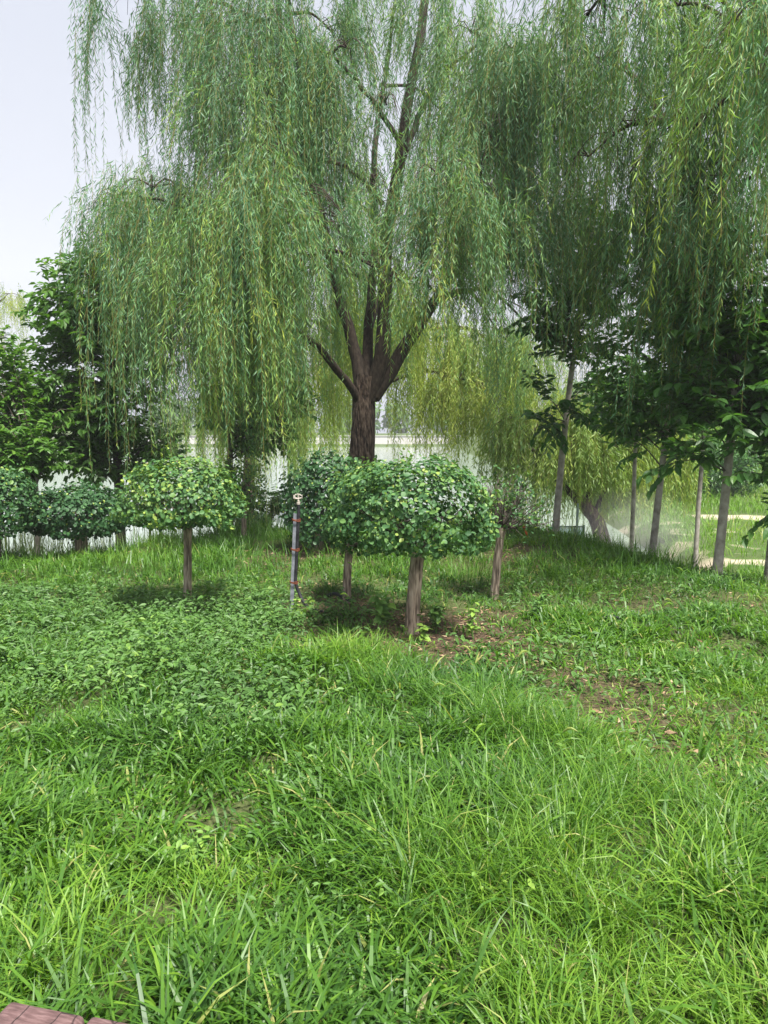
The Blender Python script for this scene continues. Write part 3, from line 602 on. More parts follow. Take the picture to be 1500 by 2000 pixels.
# ------------------------------------------------------------------ clipped mushroom trees
def clipped(label, base, head, centre, rad, nleaf, leafL, n_obj, r0, r1, tint=.45, twigs=16, inner=.2, hole=None, group='clipped mushroom shaped trees'):
    base = np.array(base, float); base[2] = gz(base[0], base[1])-.04
    t = thing('clipped_tree', base, label, 'tree', group)
    head = np.array(head); mb = MB(); mid = (base+head)/2+[rng.normal(0, .008), 0, 0]
    pl = spline([base, mid, head], 14); rd = np.linspace(r0, r1, 14); rd[0] *= 1.2; rd[-1] *= 1.22; rd[-2] *= 1.08
    tube(mb, pl, 0, radii=rd, sides=16, bump=.05); mb.build('trunk', M['bark_topiary'], t, smooth=True)
    c = np.array(centre); rx, ry, rz, rzl = rad
    bm = MB()
    for q in range(twigs):
        d = rand_unit(1)[0]; d[2] = abs(d[2])*.7+.02; e = c+d*np.array([rx, ry, rz])*.85; e[2] -= rzl*.35*(1-d[2])
        b = spline([head-[0, 0, .02], head*.55+e*.45+[0, 0, -.02], e], 7); tube(bm, b, .012, .004, sides=5, cap=False)
        for s in range(3):
            s0 = b[rng.integers(2, 6)]; e2 = s0+rand_unit(1)[0]*[.22, .22, .16]; tube(bm, [s0, (s0+e2)/2+[0, 0, .02], e2], .005, .002, sides=4, cap=False)
    bm.build('branches', M['bark_dark'], t, smooth=True)['kind'] = 'stuff'
    n = nleaf; d = rand_unit(n)
    # rounded, flat-bottomed cushion
    ex = np.abs(d)**np.array([.85, .85, .85])*np.sign(d); ex = ex/np.where(d[:, 2] > 0, np.power(np.sum(np.abs(ex)**2.1, 1), 1/2.1), np.power(np.sum(np.abs(ex)**3.4, 1), 1/3.4))[:, None]
    lump = 1+.085*noise2(d[:, 0]*2+c[0]*3, d[:, 1]*2+d[:, 2]*2.3+c[1]*3, .9, 5)+.07*noise2(d[:, 0]*5+c[0], d[:, 1]*4+d[:, 2]*5.3, .8, 1)
    rr = (1-np.abs(rng.normal(0, .10, n)))*lump; ins = rng.uniform(0, 1, n) < inner; rr[ins] *= rng.uniform(.55, .95, ins.sum())
    rr += (rng.uniform(0, 1, n) < .035)*rng.uniform(.02, .15, n)
    sc_ = np.stack([np.full(n, rx), np.full(n, ry), np.where(d[:, 2] > 0, rz, rzl)], -1)
    p = c+ex*sc_*rr[:, None]
    nb = noise2(p[:, 0]*1.0+9, p[:, 2]*1.2+p[:, 1], .22, 4)
    keep = (nb > -.75) | (rng.uniform(0, 1, n) < .4)
    if hole is not None:
        for hc, hr in hole: keep &= (np.linalg.norm((p-np.array(hc)), axis=1) > hr) | (rng.uniform(0, 1, n) < .22)
    keep &= ~((d[:, 2] < -.72) & (rng.uniform(0, 1, n) < .55))
    out = unit(ex/sc_)
    N = out*.75+np.array([0, 0, .45])+rng.normal(0, .38, (n, 3))
    D = np.cross(out, rand_unit(n)); D = D+out*.35+np.array([0, 0, -.25])
    L = leafL*rng.uniform(.6, 1.2, n)
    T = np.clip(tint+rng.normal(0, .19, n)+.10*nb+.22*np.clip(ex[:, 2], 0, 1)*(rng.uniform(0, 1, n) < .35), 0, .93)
    T[rng.uniform(0, 1, n) < .055] = .92; T[rng.uniform(0, 1, n) < .006] = 1
    small = T > .9; L = np.where(small, L*.55, L)
    p, D, N, L, T, rr = p[keep], D[keep], unit(N[keep]), L[keep], T[keep], rr[keep]
    ns = 26; di = rand_unit(ns); di[:, 2] = np.abs(di[:, 2])*.9+.1; di = unit(di)          # stray shoots past the clipping line
    for q in range(ns):
        b0 = c+di[q]*np.array([rx, ry, rz])*.95; gd = unit(di[q]*.7+np.array([0, 0, .6])+rng.normal(0, .3, 3)); k = rng.integers(4, 8); ll = rng.uniform(.06, .15)
        pp = b0+gd*np.linspace(0, ll, k)[:, None]; sdv = unit(np.cross(gd, rand_unit(k)))
        p = np.vstack([p, pp]); D = np.vstack([D, sdv*.8+gd*.7]); N = np.vstack([N, unit(gd+rng.normal(0, .4, (k, 3)))]); L = np.append(L, leafL*rng.uniform(.6, 1, k)); T = np.append(T, np.clip(tint+.25+rng.normal(0, .1, k), 0, .9)); rr = np.append(rr, np.ones(k))
    order = np.argsort(np.linalg.norm(p-[0, 0, CAM_H], axis=1)-rr*1.4+rng.uniform(0, .25, len(p)))
    sel = order[:n_obj]; rest = order[n_obj:]; W_ = L*.72
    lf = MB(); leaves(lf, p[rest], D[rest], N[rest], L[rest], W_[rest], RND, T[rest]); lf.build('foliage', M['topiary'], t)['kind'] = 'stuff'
    if n_obj: leaf_objects('leaf', PROTO_TOP, PT, p[sel], D[sel], N[sel], L[sel], W_[sel], T[sel], t)
    return t
def clip_px(label, Y, bx, by, hx, hy, x0, x1, y0, y1, cy_, n, leafL, n_obj, wpx, tint=.45, depth=.95, dY=0, **k):
    s = Y/FPX; c = P((x0+x1)/2, cy_, Y+dY)
    rx = (x1-x0)/2*s; clipped(label, P(bx, by, Y), P(hx, hy, Y), c, (rx, rx*depth, (cy_-y0)*s, (y1-cy_)*s), n, leafL, n_obj, wpx*s/2*1.05, wpx*s/2*.9, tint, **k)
clip_px('largest clipped tree with wide green crown and ridged trunk, right of the sprinkler pole', 5.6, 803, 1252, 817, 1070, 656, 960, 890, 1070, 1000, 10500, .044, 300, 27, .44,
        hole=[(P(905, 985, 5.1), .20), (P(920, 1035, 5.15), .13), (P(905, 985, 5.8), .25), (P(850, 950, 5.0), .06)])
clip_px('clipped tree with speckled pale green mushroom crown, left of the sprinkler pole', 6.3, 366, 1200, 367, 1030, 240, 473, 893, 1022, 985, 8600, .042, 260, 17, .55)
clip_px('clipped tree half hidden behind the largest one, a dead hose at its foot', 6.6, 678, 1190, 682, 1072, 638, 766, 915, 1072, 1005, 4000, .043, 160, 17, .46)
clip_px('dark clipped tree behind the sprinkler pole top, at the foot of the willow', 9.3, 621, 1085, 622, 1035, 553, 735, 885, 1052, 985, 7000, .060, 120, 18, .02, inner=.3)  # shade on this crown put into a near-lowest leaf tint
clip_px('dark low clipped tree with stout stem on the left, before the water', 9.2, 160, 1095, 159, 1035, 66, 240, 945, 1048, 1005, 6500, .055, 150, 24, .0, inner=.3)  # lowest leaf tint paints in the shade it stands in
clip_px('clipped tree with green crown cut by the left edge', 8.6, -10, 1110, -8, 1040, -90, 66, 910, 1042, 980, 5600, .055, 110, 22, .22)
clip_px('small round clipped shrub by the water, between left clipped tree and sprinkler pole', 12.4, 498, 1050, 498, 1036, 466, 530, 1000, 1042, 1025, 1500, .06, 0, 10, .35, group='small shrubs by the water')
clip_px('brownish loose shrub peeping out right behind the left clipped tree', 10.4, 478, 1075, 478, 985, 425, 520, 898, 990, 945, 1500, .05, 40, 10, .66, inner=.4, group='small shrubs by the water')

# twiggy, nearly bare clipped tree
Y = 7.0; tb = P(965, 1165, Y); tb[2] = gz(tb[0], tb[1])-.04; hd = P(980, 1030, Y)
t = thing('clipped_tree', tb, 'sparse twiggy clipped tree with slim trunk and few leaves, right of the largest one', 'tree', 'clipped mushroom shaped trees')
mb = MB(); pl = spline([tb, P(971, 1100, Y), hd], 12); rd = np.linspace(.044, .036, 12); rd[-1] = .05; rd[-2] = .045
tube(mb, pl, 0, radii=rd, sides=14, bump=.05); mb.build('trunk', M['bark_topiary'], t, smooth=True)
bm = MB(); PP = []; DD = []
for q in range(64):
    a = rng.uniform(0, 6.28); el = rng.uniform(.05, 1.25); d = np.array([math.cos(a)*math.cos(el), math.sin(a)*math.cos(el), math.sin(el)])
    e = hd+d*[.50, .46, .44]*rng.uniform(.7, 1.05); b = spline([hd, (hd+e)/2+[0, 0, -.03], e], 6); tube(bm, b, .010, .004, sides=5, cap=False)
    for s in range(6):
        s0 = b[rng.integers(2, 6)]; e2 = s0+(d*.6+rand_unit(1)[0]*.8)*.13; tube(bm, [s0, e2], .004, .002, sides=4, cap=False)
        k = rng.integers(1, 7) if e[0] > hd[0] else rng.integers(0, 4)
        for _ in range(k): PP.append(e2+rng.normal(0, .03, 3)); DD.append(d+rand_unit(1)[0])
bm.build('branches', M['bark_dark'], t, smooth=True)['kind'] = 'stuff'
PP, DD = np.array(PP), np.array(DD); n = len(PP); N = np.array([0, 0, 1.])+rng.normal(0, .5, (n, 3)); L = .045*rng.uniform(.6, 1.2, n); T = np.clip(rng.normal(.5, .2, n), 0, .93)
lf = MB(); leaves(lf, PP[120:], DD[120:], unit(N[120:]), L[120:], L[120:]*.65, RND, T[120:]); lf.build('foliage', M['topiary'], t)['kind'] = 'stuff'
leaf_objects('leaf', PROTO_TOP, PT, PP[:120], DD[:120], N[:120], L[:120], L[:120]*.65, T[:120], t)

# ------------------------------------------------------------------ sprinkler pole and hoses
Y = 6.25; sb = P(569, 1212, Y); sb[2] = gz(sb[0], sb[1])-.05; stp = P(577, 1003, Y)
t = thing('sprinkler_pole', sb, 'grey steel stake with black riser pipe, rusty ties and sprinkler head', 'sprinkler')
ax = unit(stp-sb); rx_ = unit(np.cross([0, 1., 0], ax)); ry_ = np.cross(ax, rx_)
ln = np.linalg.norm(stp-sb); rot = np.stack([rx_, ry_, ax], 1); cm = (stp+sb)/2
mb = MB(); box(mb, cm, (.034, .004, ln), rot); box(mb, cm+rx_*(-.015)+ry_*(.0185), (.004, .033, ln), rot)
mb.build('steel_angle', M['steel'], t)
mb = MB(); off = rx_*.028-ry_*.004
pipe = spline([P(583, 985, Y)+[.0, -.004, 0], stp+off+[0, 0, .0], sb+ax*ln*.62+off, sb+ax*ln*.36+off, sb+ax*ln*.24+off+rx_*.035, sb+ax*ln*.14+off+rx_*.10-ry_*.03, sb+ax*ln*.09+off+rx_*.19-ry_*.03, sb+off+rx_*.34+[0, .03, .06]], 34)
tube(mb, pipe, .0145, sides=12); mb.build('riser_pipe', M['black'], t, smooth=True)
for f in (.93, .65, .335):
    mb = MB()
    for q in range(3):
        cc = sb+ax*(ln*f+q*.008)+rx_*.010+ry_*.002; th = np.linspace(0, 6.28, 15)
        tube(mb, cc+np.cos(th)[:, None]*rx_*.038+np.sin(th)[:, None]*ry_*.026+ax*(.004*np.sin(th*2+q))[:, None], .0032, sides=5)
    mb.build('wire_tie', M['rust'], t, smooth=True)
hp = pipe[0]
mb = MB(); tube(mb, [hp, hp+[0, 0, .018], hp+[0, 0, .019], hp+[0, 0, .036]], 0, radii=[.017, .017, .011, .011], sides=8)
tube(mb, [hp+[-.03, 0, .052], hp+[.0, 0, .05], hp+[.035, 0, .058]], .010, .007, sides=8); tube(mb, [hp+[0, 0, .03], hp+[.0, 0, .085]], .008, sides=8)
tube(mb, [hp+[-.03, 0, .085], hp+[.0, .004, .090], hp+[.028, 0, .078]], .006, .004, sides=6); box(mb, hp+[-.035, 0, .068], (.018, .016, .03)); box(mb, hp+[.033, 0, .07], (.006, .02, .022))
mb.build('sprinkler_head', M['brass'], t, smooth=False)
mb = MB(); h = [P(640, 1178, 6.75), P(655, 1174, 6.7), P(672, 1184, 6.6), P(690, 1192, 6.5)]
h = [np.array([q[0], q[1], gz(q[0], q[1])+z]) for q, z in zip(h, (.05, .075, .05, .03))]
tube(mb, spline(h, 16), .016, sides=10); o = mb.build('hose', M['black'], smooth=True); attrs(o, 'short black hose loop at the foot of the half hidden clipped tree', 'hose')
mb = MB(); h = [P(1165, 1222, 5.9), P(1185, 1224, 5.85), P(1205, 1226, 5.8), P(1235, 1232, 5.7)]
h = [np.array([q[0], q[1], gz(q[0], q[1])+z]) for q, z in zip(h, (.02, .05, .055, .02))]
tube(mb, spline(h, 16), .014, sides=10); o = mb.build('hose', M['black'], smooth=True); attrs(o, 'black hose end lying in the worn grass on the right', 'hose')

# orange stake, sheet on posts
a, b = P(1034, 1062, 10.4), P(1022, 1026, 10.6); a[2] = gz(a[0], a[1])-.05
mb = MB(); ax = unit(b-a); rx_ = unit(np.cross(ax, [0, 1., 0])); ry_ = np.cross(rx_, ax)
box(mb, (a+b)/2, (.035, .02, np.linalg.norm(b-a)), np.stack([rx_, ry_, ax], 1))
box(mb, b+ax*.01, (.026, .014, .02), np.stack([rx_, ry_, ax], 1))
o = mb.build('stake', M['orange']); attrs(o, 'short leaning orange painted stake behind the twiggy clipped tree', 'stake')
Y = 12.4; c = P(1115, 1045, Y); pb_ = np.array([c[0], c[1], gz(c[0], c[1])])
t = thing('panel_sign', pb_, 'grey green sheet between dark posts, beside the young tree on the mound', 'panel')
l, r_ = P(1089, 1029, Y), P(1140, 1032, Y)
mb = MB(); box(mb, (l+r_)/2+[0, 0, -.2], (r_[0]-l[0]-.04, .012, .38)); mb.build('sheet', M['panel'], t)
mb = MB(); box(mb, (l+r_)/2+[0, 0, .015], (r_[0]-l[0]+.02, .035, .03)); mb.build('top_rail', M['panel_post'], t)
for q, up in ((l, .02), (P(1127, 1030, Y-.05), .42), (r_, .06)):
    g0 = gz(q[0], q[1])-.1; mb = MB(); zt = q[2]+up; box(mb, (q[0], q[1], (g0+zt)/2), (.035, .03, zt-g0)); mb.build('post', M['panel_post'], t)

# ------------------------------------------------------------------ timber rail in the near left corner
zr = .86
e0, e1 = PZ(18, 1947, zr), PZ(290, 2002, zr)
dx = unit(e1-e0); dn = np.array([dx[1], -dx[0], 0])         # towards the viewer
def wood_mat():
    m, n, out = mat_new('faded_red_timber')
    tc = N_(n, 'ShaderNodeTexCoord'); mp = N_(n, 'ShaderNodeMapping'); mp.inputs['Scale'].default_value = (1, 1, 1)
    mp.inputs['Rotation'].default_value = (0, 0, -math.atan2(dx[1], dx[0])); n.links.new(tc.outputs['Object'], mp.inputs[0])
    m2 = N_(n, 'ShaderNodeMapping'); m2.inputs['Scale'].default_value = (1.2, 6, 3); n.links.new(mp.outputs[0], m2.inputs[0])
    nz = N_(n, 'ShaderNodeTexNoise'); nz.inputs['Scale'].default_value = 40; nz.inputs['Detail'].default_value = 8; n.links.new(m2.outputs[0], nz.inputs['Vector'])
    vo = N_(n, 'ShaderNodeTexVoronoi', feature='DISTANCE_TO_EDGE'); vo.inputs['Scale'].default_value = 7
    m3 = N_(n, 'ShaderNodeMapping'); m3.inputs['Scale'].default_value = (4.0, 2.4, 2); n.links.new(mp.outputs[0], m3.inputs[0])
    wz = N_(n, 'ShaderNodeTexNoise'); wz.inputs['Scale'].default_value = 9; n.links.new(m3.outputs[0], wz.inputs['Vector'])
    ad = N_(n, 'ShaderNodeMix', data_type='VECTOR'); ad.inputs[0].default_value = .07; n.links.new(m3.outputs[0], ad.inputs[4]); n.links.new(wz.outputs['Color'], ad.inputs[5])
    n.links.new(ad.outputs[1], vo.inputs['Vector'])
    rp = ramp(n, [(.25, (.050, .026, .025)), (.5, (.105, .058, .057)), (.75, (.175, .108, .105))]); n.links.new(nz.outputs[0], rp.inputs[0])
    cr = ramp(n, [(.0, (.18, .15, .15)), (.03, (1, 1, 1))]); n.links.new(vo.outputs[0], cr.inputs[0])
    ml = N_(n, 'ShaderNodeMix', data_type='RGBA', blend_type='MULTIPLY'); ml.inputs[0].default_value = .85; n.links.new(rp.outputs[0], ml.inputs[6]); n.links.new(cr.outputs[0], ml.inputs[7])
    pb = N_(n, 'ShaderNodeBsdfPrincipled', Roughness=.8); n.links.new(ml.outputs[2], pb.inputs['Base Color'])
    bp = N_(n, 'ShaderNodeBump'); bp.inputs['Strength'].default_value = .7; bp.inputs['Distance'].default_value = .004; n.links.new(cr.outputs[0], bp.inputs['Height'])
    b2 = N_(n, 'ShaderNodeBump'); b2.inputs['Strength'].default_value = .4; b2.inputs['Distance'].default_value = .002; n.links.new(nz.outputs[0], b2.inputs['Height']); n.links.new(bp.outputs[0], b2.inputs['Normal'])
    n.links.new(b2.outputs[0], pb.inputs['Normal']); n.links.new(pb.outputs[0], out.inputs[0]); return m
M['wood'] = wood_mat()
rb = e0+dn*.07; t = thing('timber_rail', (rb[0], rb[1], gz(rb[0], rb[1])), 'faded red cracked timber rail end in the bottom left corner', 'railing')
def bevel_box(name, c, s, rot, mat, parent, bev=.008):
    mb = MB(); box(mb, (0, 0, 0), s); me = mb.mesh(name, mat)
    import bmesh
    bm = bmesh.new(); bm.from_mesh(me)
    bmesh.ops.bevel(bm, geom=bm.edges[:], offset=bev, segments=3, affect='EDGES', profile=.5)
    M4 = Matrix([[rot[0][0], rot[0][1], rot[0][2], c[0]], [rot[1][0], rot[1][1], rot[1][2], c[1]], [rot[2][0], rot[2][1], rot[2][2], c[2]], [0, 0, 0, 1]])
    bm.transform(M4); bm.to_mesh(me); bm.free(); me.polygons.foreach_set('use_smooth', [True]*len(me.polygons))
    o = bpy.data.objects.new(name, me); COL.objects.link(o); child(o, parent); return o
rot = np.stack([dx, -dn, [0, 0, 1.]], 1)
jl = np.linalg.norm(PZ(170, 1983, zr)-e0)
bevel_box('plank', e0+dx*(jl/2)+dn*.07+[0, 0, -.03], (jl-.004, .14, .06), rot, M['wood'], t, .010)
bevel_box('plank', e0+dx*(jl+.5)+dn*.066+[0, 0, -.032], (.996, .138, .06), rot, M['wood'], t, .008)
for s in (jl*.55, jl+.9):
    q = e0+dx*s+dn*.07; g0 = gz(q[0], q[1])-.1; bevel_box('post', (q[0], q[1], (g0+zr-.062)/2), (.09, .09, zr-.062-g0), rot, M['wood'], t)
q = e0+dx*(jl*.55+jl+.9)/2+dn*.07; bevel_box('cross_rail', (q[0], q[1], .42), (jl*.45+.9-.09, .05, .09), rot, M['wood'], t)

# ------------------------------------------------------------------ grass and ground cover
def blades(mb, x, y, L, Wd, k, th0, th1, tint, twist=.5, z=None, az=None):
    n = len(x); az = rng.uniform(0, 6.28, n) if az is None else az; h = np.stack([np.cos(az), np.sin(az), 0*az], -1); s = np.stack([-np.sin(az), np.cos(az), 0*az], -1)
    zz = gz(x, y)-.01 if z is None else z
    p = np.stack([x, y, zz], -1); up = np.array([0, 0, 1.])
    pts = [p]; tans = []
    for i in range(k):
        th = th0+(th1-th0)*((i+.5)/k)**1.2
        d = h*np.sin(th)[:, None]+up*np.cos(th)[:, None]; tans.append(d); pts.append(pts[-1]+d*(L/k)[:, None])
    tw = rng.normal(0, twist, n)
    V = []
    for i in range(k):
        f = i/k; wv = Wd*(.55+.45*min(1, f*3))*(1-f**2.2) if i else Wd*.5
        a = tw*f; nrm = np.cross(s, tans[i]); sv = s*np.cos(a)[:, None]+nrm*np.sin(a)[:, None]
        V += [pts[i]-sv*wv[:, None]/2, pts[i]+sv*wv[:, None]/2]
    V.append(pts[k]); V = np.stack(V, 1); m = 2*k+1; b = np.arange(n)[:, None]*m
    q = np.array([[2*i, 2*i+1, 2*i+3, 2*i+2] for i in range(k-1)]).reshape(-1, 4)
    base = mb.n
    tt = np.repeat(np.clip(tint, 0, 1), m)
    mb.add(V.reshape(-1, 3), (b[:, :, None]+q[None]).reshape(-1, 4) if k > 1 else np.zeros((0, 4), int), tt)
    mb.F.append((b+np.array([[2*k-2, 2*k-1, 2*k]])+base).astype(np.int32)); mb.M.append(np.zeros(n, np.int32))
def scatter(n, y0, y1, half=.60, pad=.7, power=1.0):
    y = y0+(y1-y0)*rng.uniform(0, 1, n*2)**power; x = rng.uniform(-1, 1, n*2)*(half*y1+pad)
    ok = np.abs(x) < half*y+pad; return x[ok][:n*2], y[ok]
def clumps(x, y, nper, sig):
    k = rng.poisson(nper, len(x))+1; ix = np.repeat(np.arange(len(x)), k)
    return x[ix]+rng.normal(0, sig, len(ix)), y[ix]+rng.normal(0, sig, len(ix)), ix
def carpet(x, y): return sstep(-.5, .6, (-.55-x) + .5*noise2(x, y, .9, 0))*sstep(2.9, 4.3, y+.3*noise2(x, y, .7, 4))*(1-sstep(6.1, 7.2, y))

gm = MB()
# tufts: the blades of a tuft fan out from its foot and lean one way together
for (y0, y1, nt_, per, k, Lm, Wm) in ((1.55, 3.6, 3900, 10, 3, .195, .0115), (3.4, 6.2, 4800, 8, 3, .175, .0118), (6.0, 12.5, 9000, 6, 2, .20, .0125)):
    x, y = scatter(nt_, y0, y1); m = np.clip(mulch(x, y), 0, 1); tr_ = np.clip(trampled(x, y), 0, 1); ca = carpet(x, y)
    gap = sstep(.35, .8, noise2(x, y, .34, 3))*.85
    ok = rng.uniform(0, 1, len(x)) > np.maximum.reduce([np.clip(m*1.35, 0, .86), .62*tr_, ca*.52, gap]); x, y = x[ok], y[ok]
    bx_, by_, ix = clumps(x, y, per, .04); n = len(bx_)
    mu = np.clip(mulch(x, y), 0, 1); mid = np.exp(-((x-.2)/2.6)**2-((y-6.6)/1.3)**2)
    tl = np.clip(1+.36*noise2(x, y, .8, 2)+rng.normal(0, .15, len(x)), .4, 1.7)*(1-.5*np.clip(trampled(x, y), 0, 1))*(1-.4*mu)*(1-.38*mid)
    fine = sstep(.0, .55, .6*noise2(x, y, 1.0, 5)+.75*sstep(-.3, .6, x)*(1-sstep(3.6, 4.4, y))-.2)
    L = Lm*tl[ix]*rng.uniform(.45, 1.2, n); Wd = Wm*(1.1-.62*fine[ix])*rng.uniform(.6, 1.35, n); L = L*(1+.22*fine[ix])
    tb_ = (.35-.10*mid+.17*noise2(x, y, 1.3, 1)+.22*fine+rng.normal(0, .08, len(x)))  # mid term darkens blades, painting in willow shade around the clipped trees
    T = tb_[ix]+rng.normal(0, .17, n); dry = rng.uniform(0, 1, n) < .022+.09*np.clip(trampled(bx_, by_), 0, 1); T[~dry] = np.minimum(T[~dry], .88); T[dry] = rng.uniform(.93, 1, dry.sum())
    bent = rng.uniform(.1, .85, n); lay = .5*np.clip(trampled(bx_, by_), 0, 1)
    lean = rng.uniform(0, 6.28, len(x)); az = np.arctan2(by_-y[ix]+.028*np.sin(lean[ix]), bx_-x[ix]+.028*np.cos(lean[ix]))+rng.normal(0, .5, n)
    blades(gm, bx_, by_, L, Wd, k, bent*.7+lay, bent+rng.uniform(.6, 1.9, n)+lay*.4, T, az=az)
# single broad arching blades standing out near the viewer
x, y = scatter(1700, 1.6, 6.0); ok = (np.clip(mulch(x, y), 0, 1) < .25) & (rng.uniform(0, 1, len(x)) < 1-.7*carpet(x, y)); x, y = x[ok], y[ok]; n = len(x)
blades(gm, x, y, rng.uniform(.14, .30, n), rng.uniform(.010, .0165, n), 5, rng.uniform(.1, .5, n), rng.uniform(1.3, 2.4, n), np.clip(rng.normal(.38, .14, n), 0, .9), z=gz(x, y)+rng.uniform(-.01, .05, n))
# short sparse under-growth
x, y = scatter(9000, 1.7, 8.5); ok = rng.uniform(0, 1, len(x)) > np.clip(mulch(x, y)*1.6, 0, .9); x, y = x[ok], y[ok]; n = len(x)
blades(gm, x, y, rng.uniform(.05, .14, n), rng.uniform(.004, .009, n), 2, rng.uniform(.1, .9, n), rng.uniform(.8, 1.9, n), np.clip(rng.normal(.45, .18, n), 0, 1))
# long grass on the crest in front of the water and on the right
x, y = scatter(7000, 7.6, 12.5, .62, 1.0); ok = (rng.uniform(0, 1, len(x)) > np.clip(mulch(x, y)*1.4, 0, .9)); x, y = x[ok], y[ok]; n = len(x)
blades(gm, x, y, rng.uniform(.16, .38, n)*(1+.25*noise2(x, y, 1.2, 3)-.25*sstep(2.6, 4, x)), rng.uniform(.007, .014, n), 3, rng.uniform(.02, .35, n), rng.uniform(.5, 1.7, n), np.minimum(.42+.16*noise2(x, y, 1.3, 2)+rng.normal(0, .12, n)+.25*sstep(2.5, 4.5, x), .9))
# foxtail seed heads standing over the grass
x, y = scatter(34, 1.8, 6.5); ok = carpet(x, y) < .5; x, y = x[ok], y[ok]
for a_, b_ in zip(x, y):
    z0 = gz(a_, b_); hh = rng.uniform(.25, .42); an = rng.uniform(0, 6.28); dv_ = np.array([math.cos(an), math.sin(an), 0])
    f0 = np.array([a_, b_, z0]); e = f0+dv_*.07+[0, 0, hh]
    tube(gm, spline([f0, f0+dv_*.015+[0, 0, hh*.6], e], 5), .0014, sides=3, tint=.6, cap=False)
    hd_ = spline([e, e+dv_*.03+[0, 0, .025], e+dv_*.065+[0, 0, .018]], 6); tube(gm, hd_, 0, radii=[.002, .0055, .0065, .006, .0045, .001], sides=6, tint=rng.uniform(.84, .95), cap=False)
o = gm.build('grass', M['grass']); attrs(o, 'long tufted green grass covering the foreground and the rise', 'grass', None, 'stuff')
# lower terrace and far grass
fm = MB()
x = rng.uniform(4.3, 26, 42000); y = 11.5+rng.uniform(0, 1, 42000)**1.3*32; ok = (np.abs(x) < .66*y+1.5) & (gz(x, y) > WATER+.08) & (sandpath(x, y) < .15+rng.uniform(-.15, .2, len(x))); x, y = x[ok], y[ok]; n = len(x)
blades(fm, x, y, rng.uniform(.15, .4, n)*(.6+.02*y), rng.uniform(.012, .022, n)*(.5+.045*y), 2, rng.uniform(.05, .5, n), rng.uniform(.5, 1.5, n), .72+.12*noise2(x, y, 2, 1)+rng.normal(0, .08, n))
o = fm.build('far_grass', M['grass']); attrs(o, 'sunlit yellow green grass on the lower ground at right', 'grass', None, 'stuff')
# reeds along the shore
rm = MB()
x = rng.uniform(-11, 4.5, 16000); y = 10.8+rng.uniform(0, 1, 16000)*6.2-1.6*sstep(1.8, 5, -x); ok = (np.abs(x) < .62*y+1) & (rng.uniform(0, 1, len(x)) < .30+.6*sstep(-3.2, -6.5, x)+.2*noise2(x, y, 1.5, 2)); x, y = x[ok], y[ok]; n = len(x)
blades(rm, x, y, rng.uniform(.5, 1.25, n), rng.uniform(.006, .012, n), 3, rng.uniform(.0, .2, n), rng.uniform(.2, .9, n), rng.normal(.5, .18, n))
o = rm.build('reeds', M['reed']); attrs(o, 'pale thin reeds along the near shore at left', 'reeds', None, 'stuff')
# broad-leaved weed carpet
wm = MB()
x, y = scatter(12500, 2.0, 7.4); pr = np.clip(.07+1.0*carpet(x, y)+.05*np.clip(trampled(x, y), 0, 1)-.3*np.clip(mulch(x, y), 0, 1), 0.02, 1); ok = rng.uniform(0, 1, len(x)) < pr; x, y = x[ok], y[ok]; n = len(x)
hgt = rng.uniform(.06, .20, n)*(1+.3*noise2(x, y, .6, 1)); gzv = gz(x, y)
wsz = np.exp(rng.normal(0, .28, n))*(1+.35*noise2(x, y, .5, 4))
for q in range(6):
    a = rng.uniform(0, 6.28, n); rr = rng.uniform(.005, .05, n); zz = gzv+hgt*rng.uniform(.45, 1.05, n)
    D = np.stack([np.cos(a), np.sin(a), rng.normal(-.1, .3, n)], -1); Nn = np.stack([rng.normal(0, .35, n), rng.normal(-.1, .35, n), np.ones(n)], -1)
    L = rng.uniform(.026, .056, n)*np.clip(wsz, .5, 1.25)*(.55+.45*sstep(2.2, 4.2, y)); leaves(wm, np.stack([x+rr*np.cos(a), y+rr*np.sin(a), zz], -1), D, Nn, L, L*.55, OVT, np.clip(.28+.12*noise2(x, y, .8, 3)+rng.normal(0, .17, n), 0, 1))
blades(wm, x, y, hgt, np.full(n, .003), 1, np.zeros(n), rng.uniform(0, .4, n), np.full(n, .3))
o = wm.build('ground_cover', M['weed']); attrs(o, 'low broad-leaved weeds carpeting the ground on the left', 'weeds', None, 'stuff')
# dry litter
cm_ = MB()
x, y = scatter(26000, 2.2, 11); pr = np.clip(mulch(x, y)*1.1, 0, 1)+.18*np.clip(trampled(x, y), 0, 1)+.008; ok = rng.uniform(0, 1, len(x)) < pr; x, y = x[ok], y[ok]; n = len(x)
a = rng.uniform(0, 6.28, n); D = np.stack([np.cos(a), np.sin(a), rng.normal(0, .25, n)], -1); Nn = np.stack([rng.normal(0, .4, n), rng.normal(0, .4, n), np.ones(n)], -1)
L = rng.uniform(.02, .07, n); leaves(cm_, np.stack([x, y, gz(x, y)+rng.uniform(.004, .03, n)], -1), D, Nn, L, L*rng.uniform(.12, .5, n), WIL, rng.uniform(0, 1, n))
o = cm_.build('leaf_litter', M['chip']); attrs(o, 'brown dry leaf litter and chips under the clipped trees', 'litter', None, 'stuff')

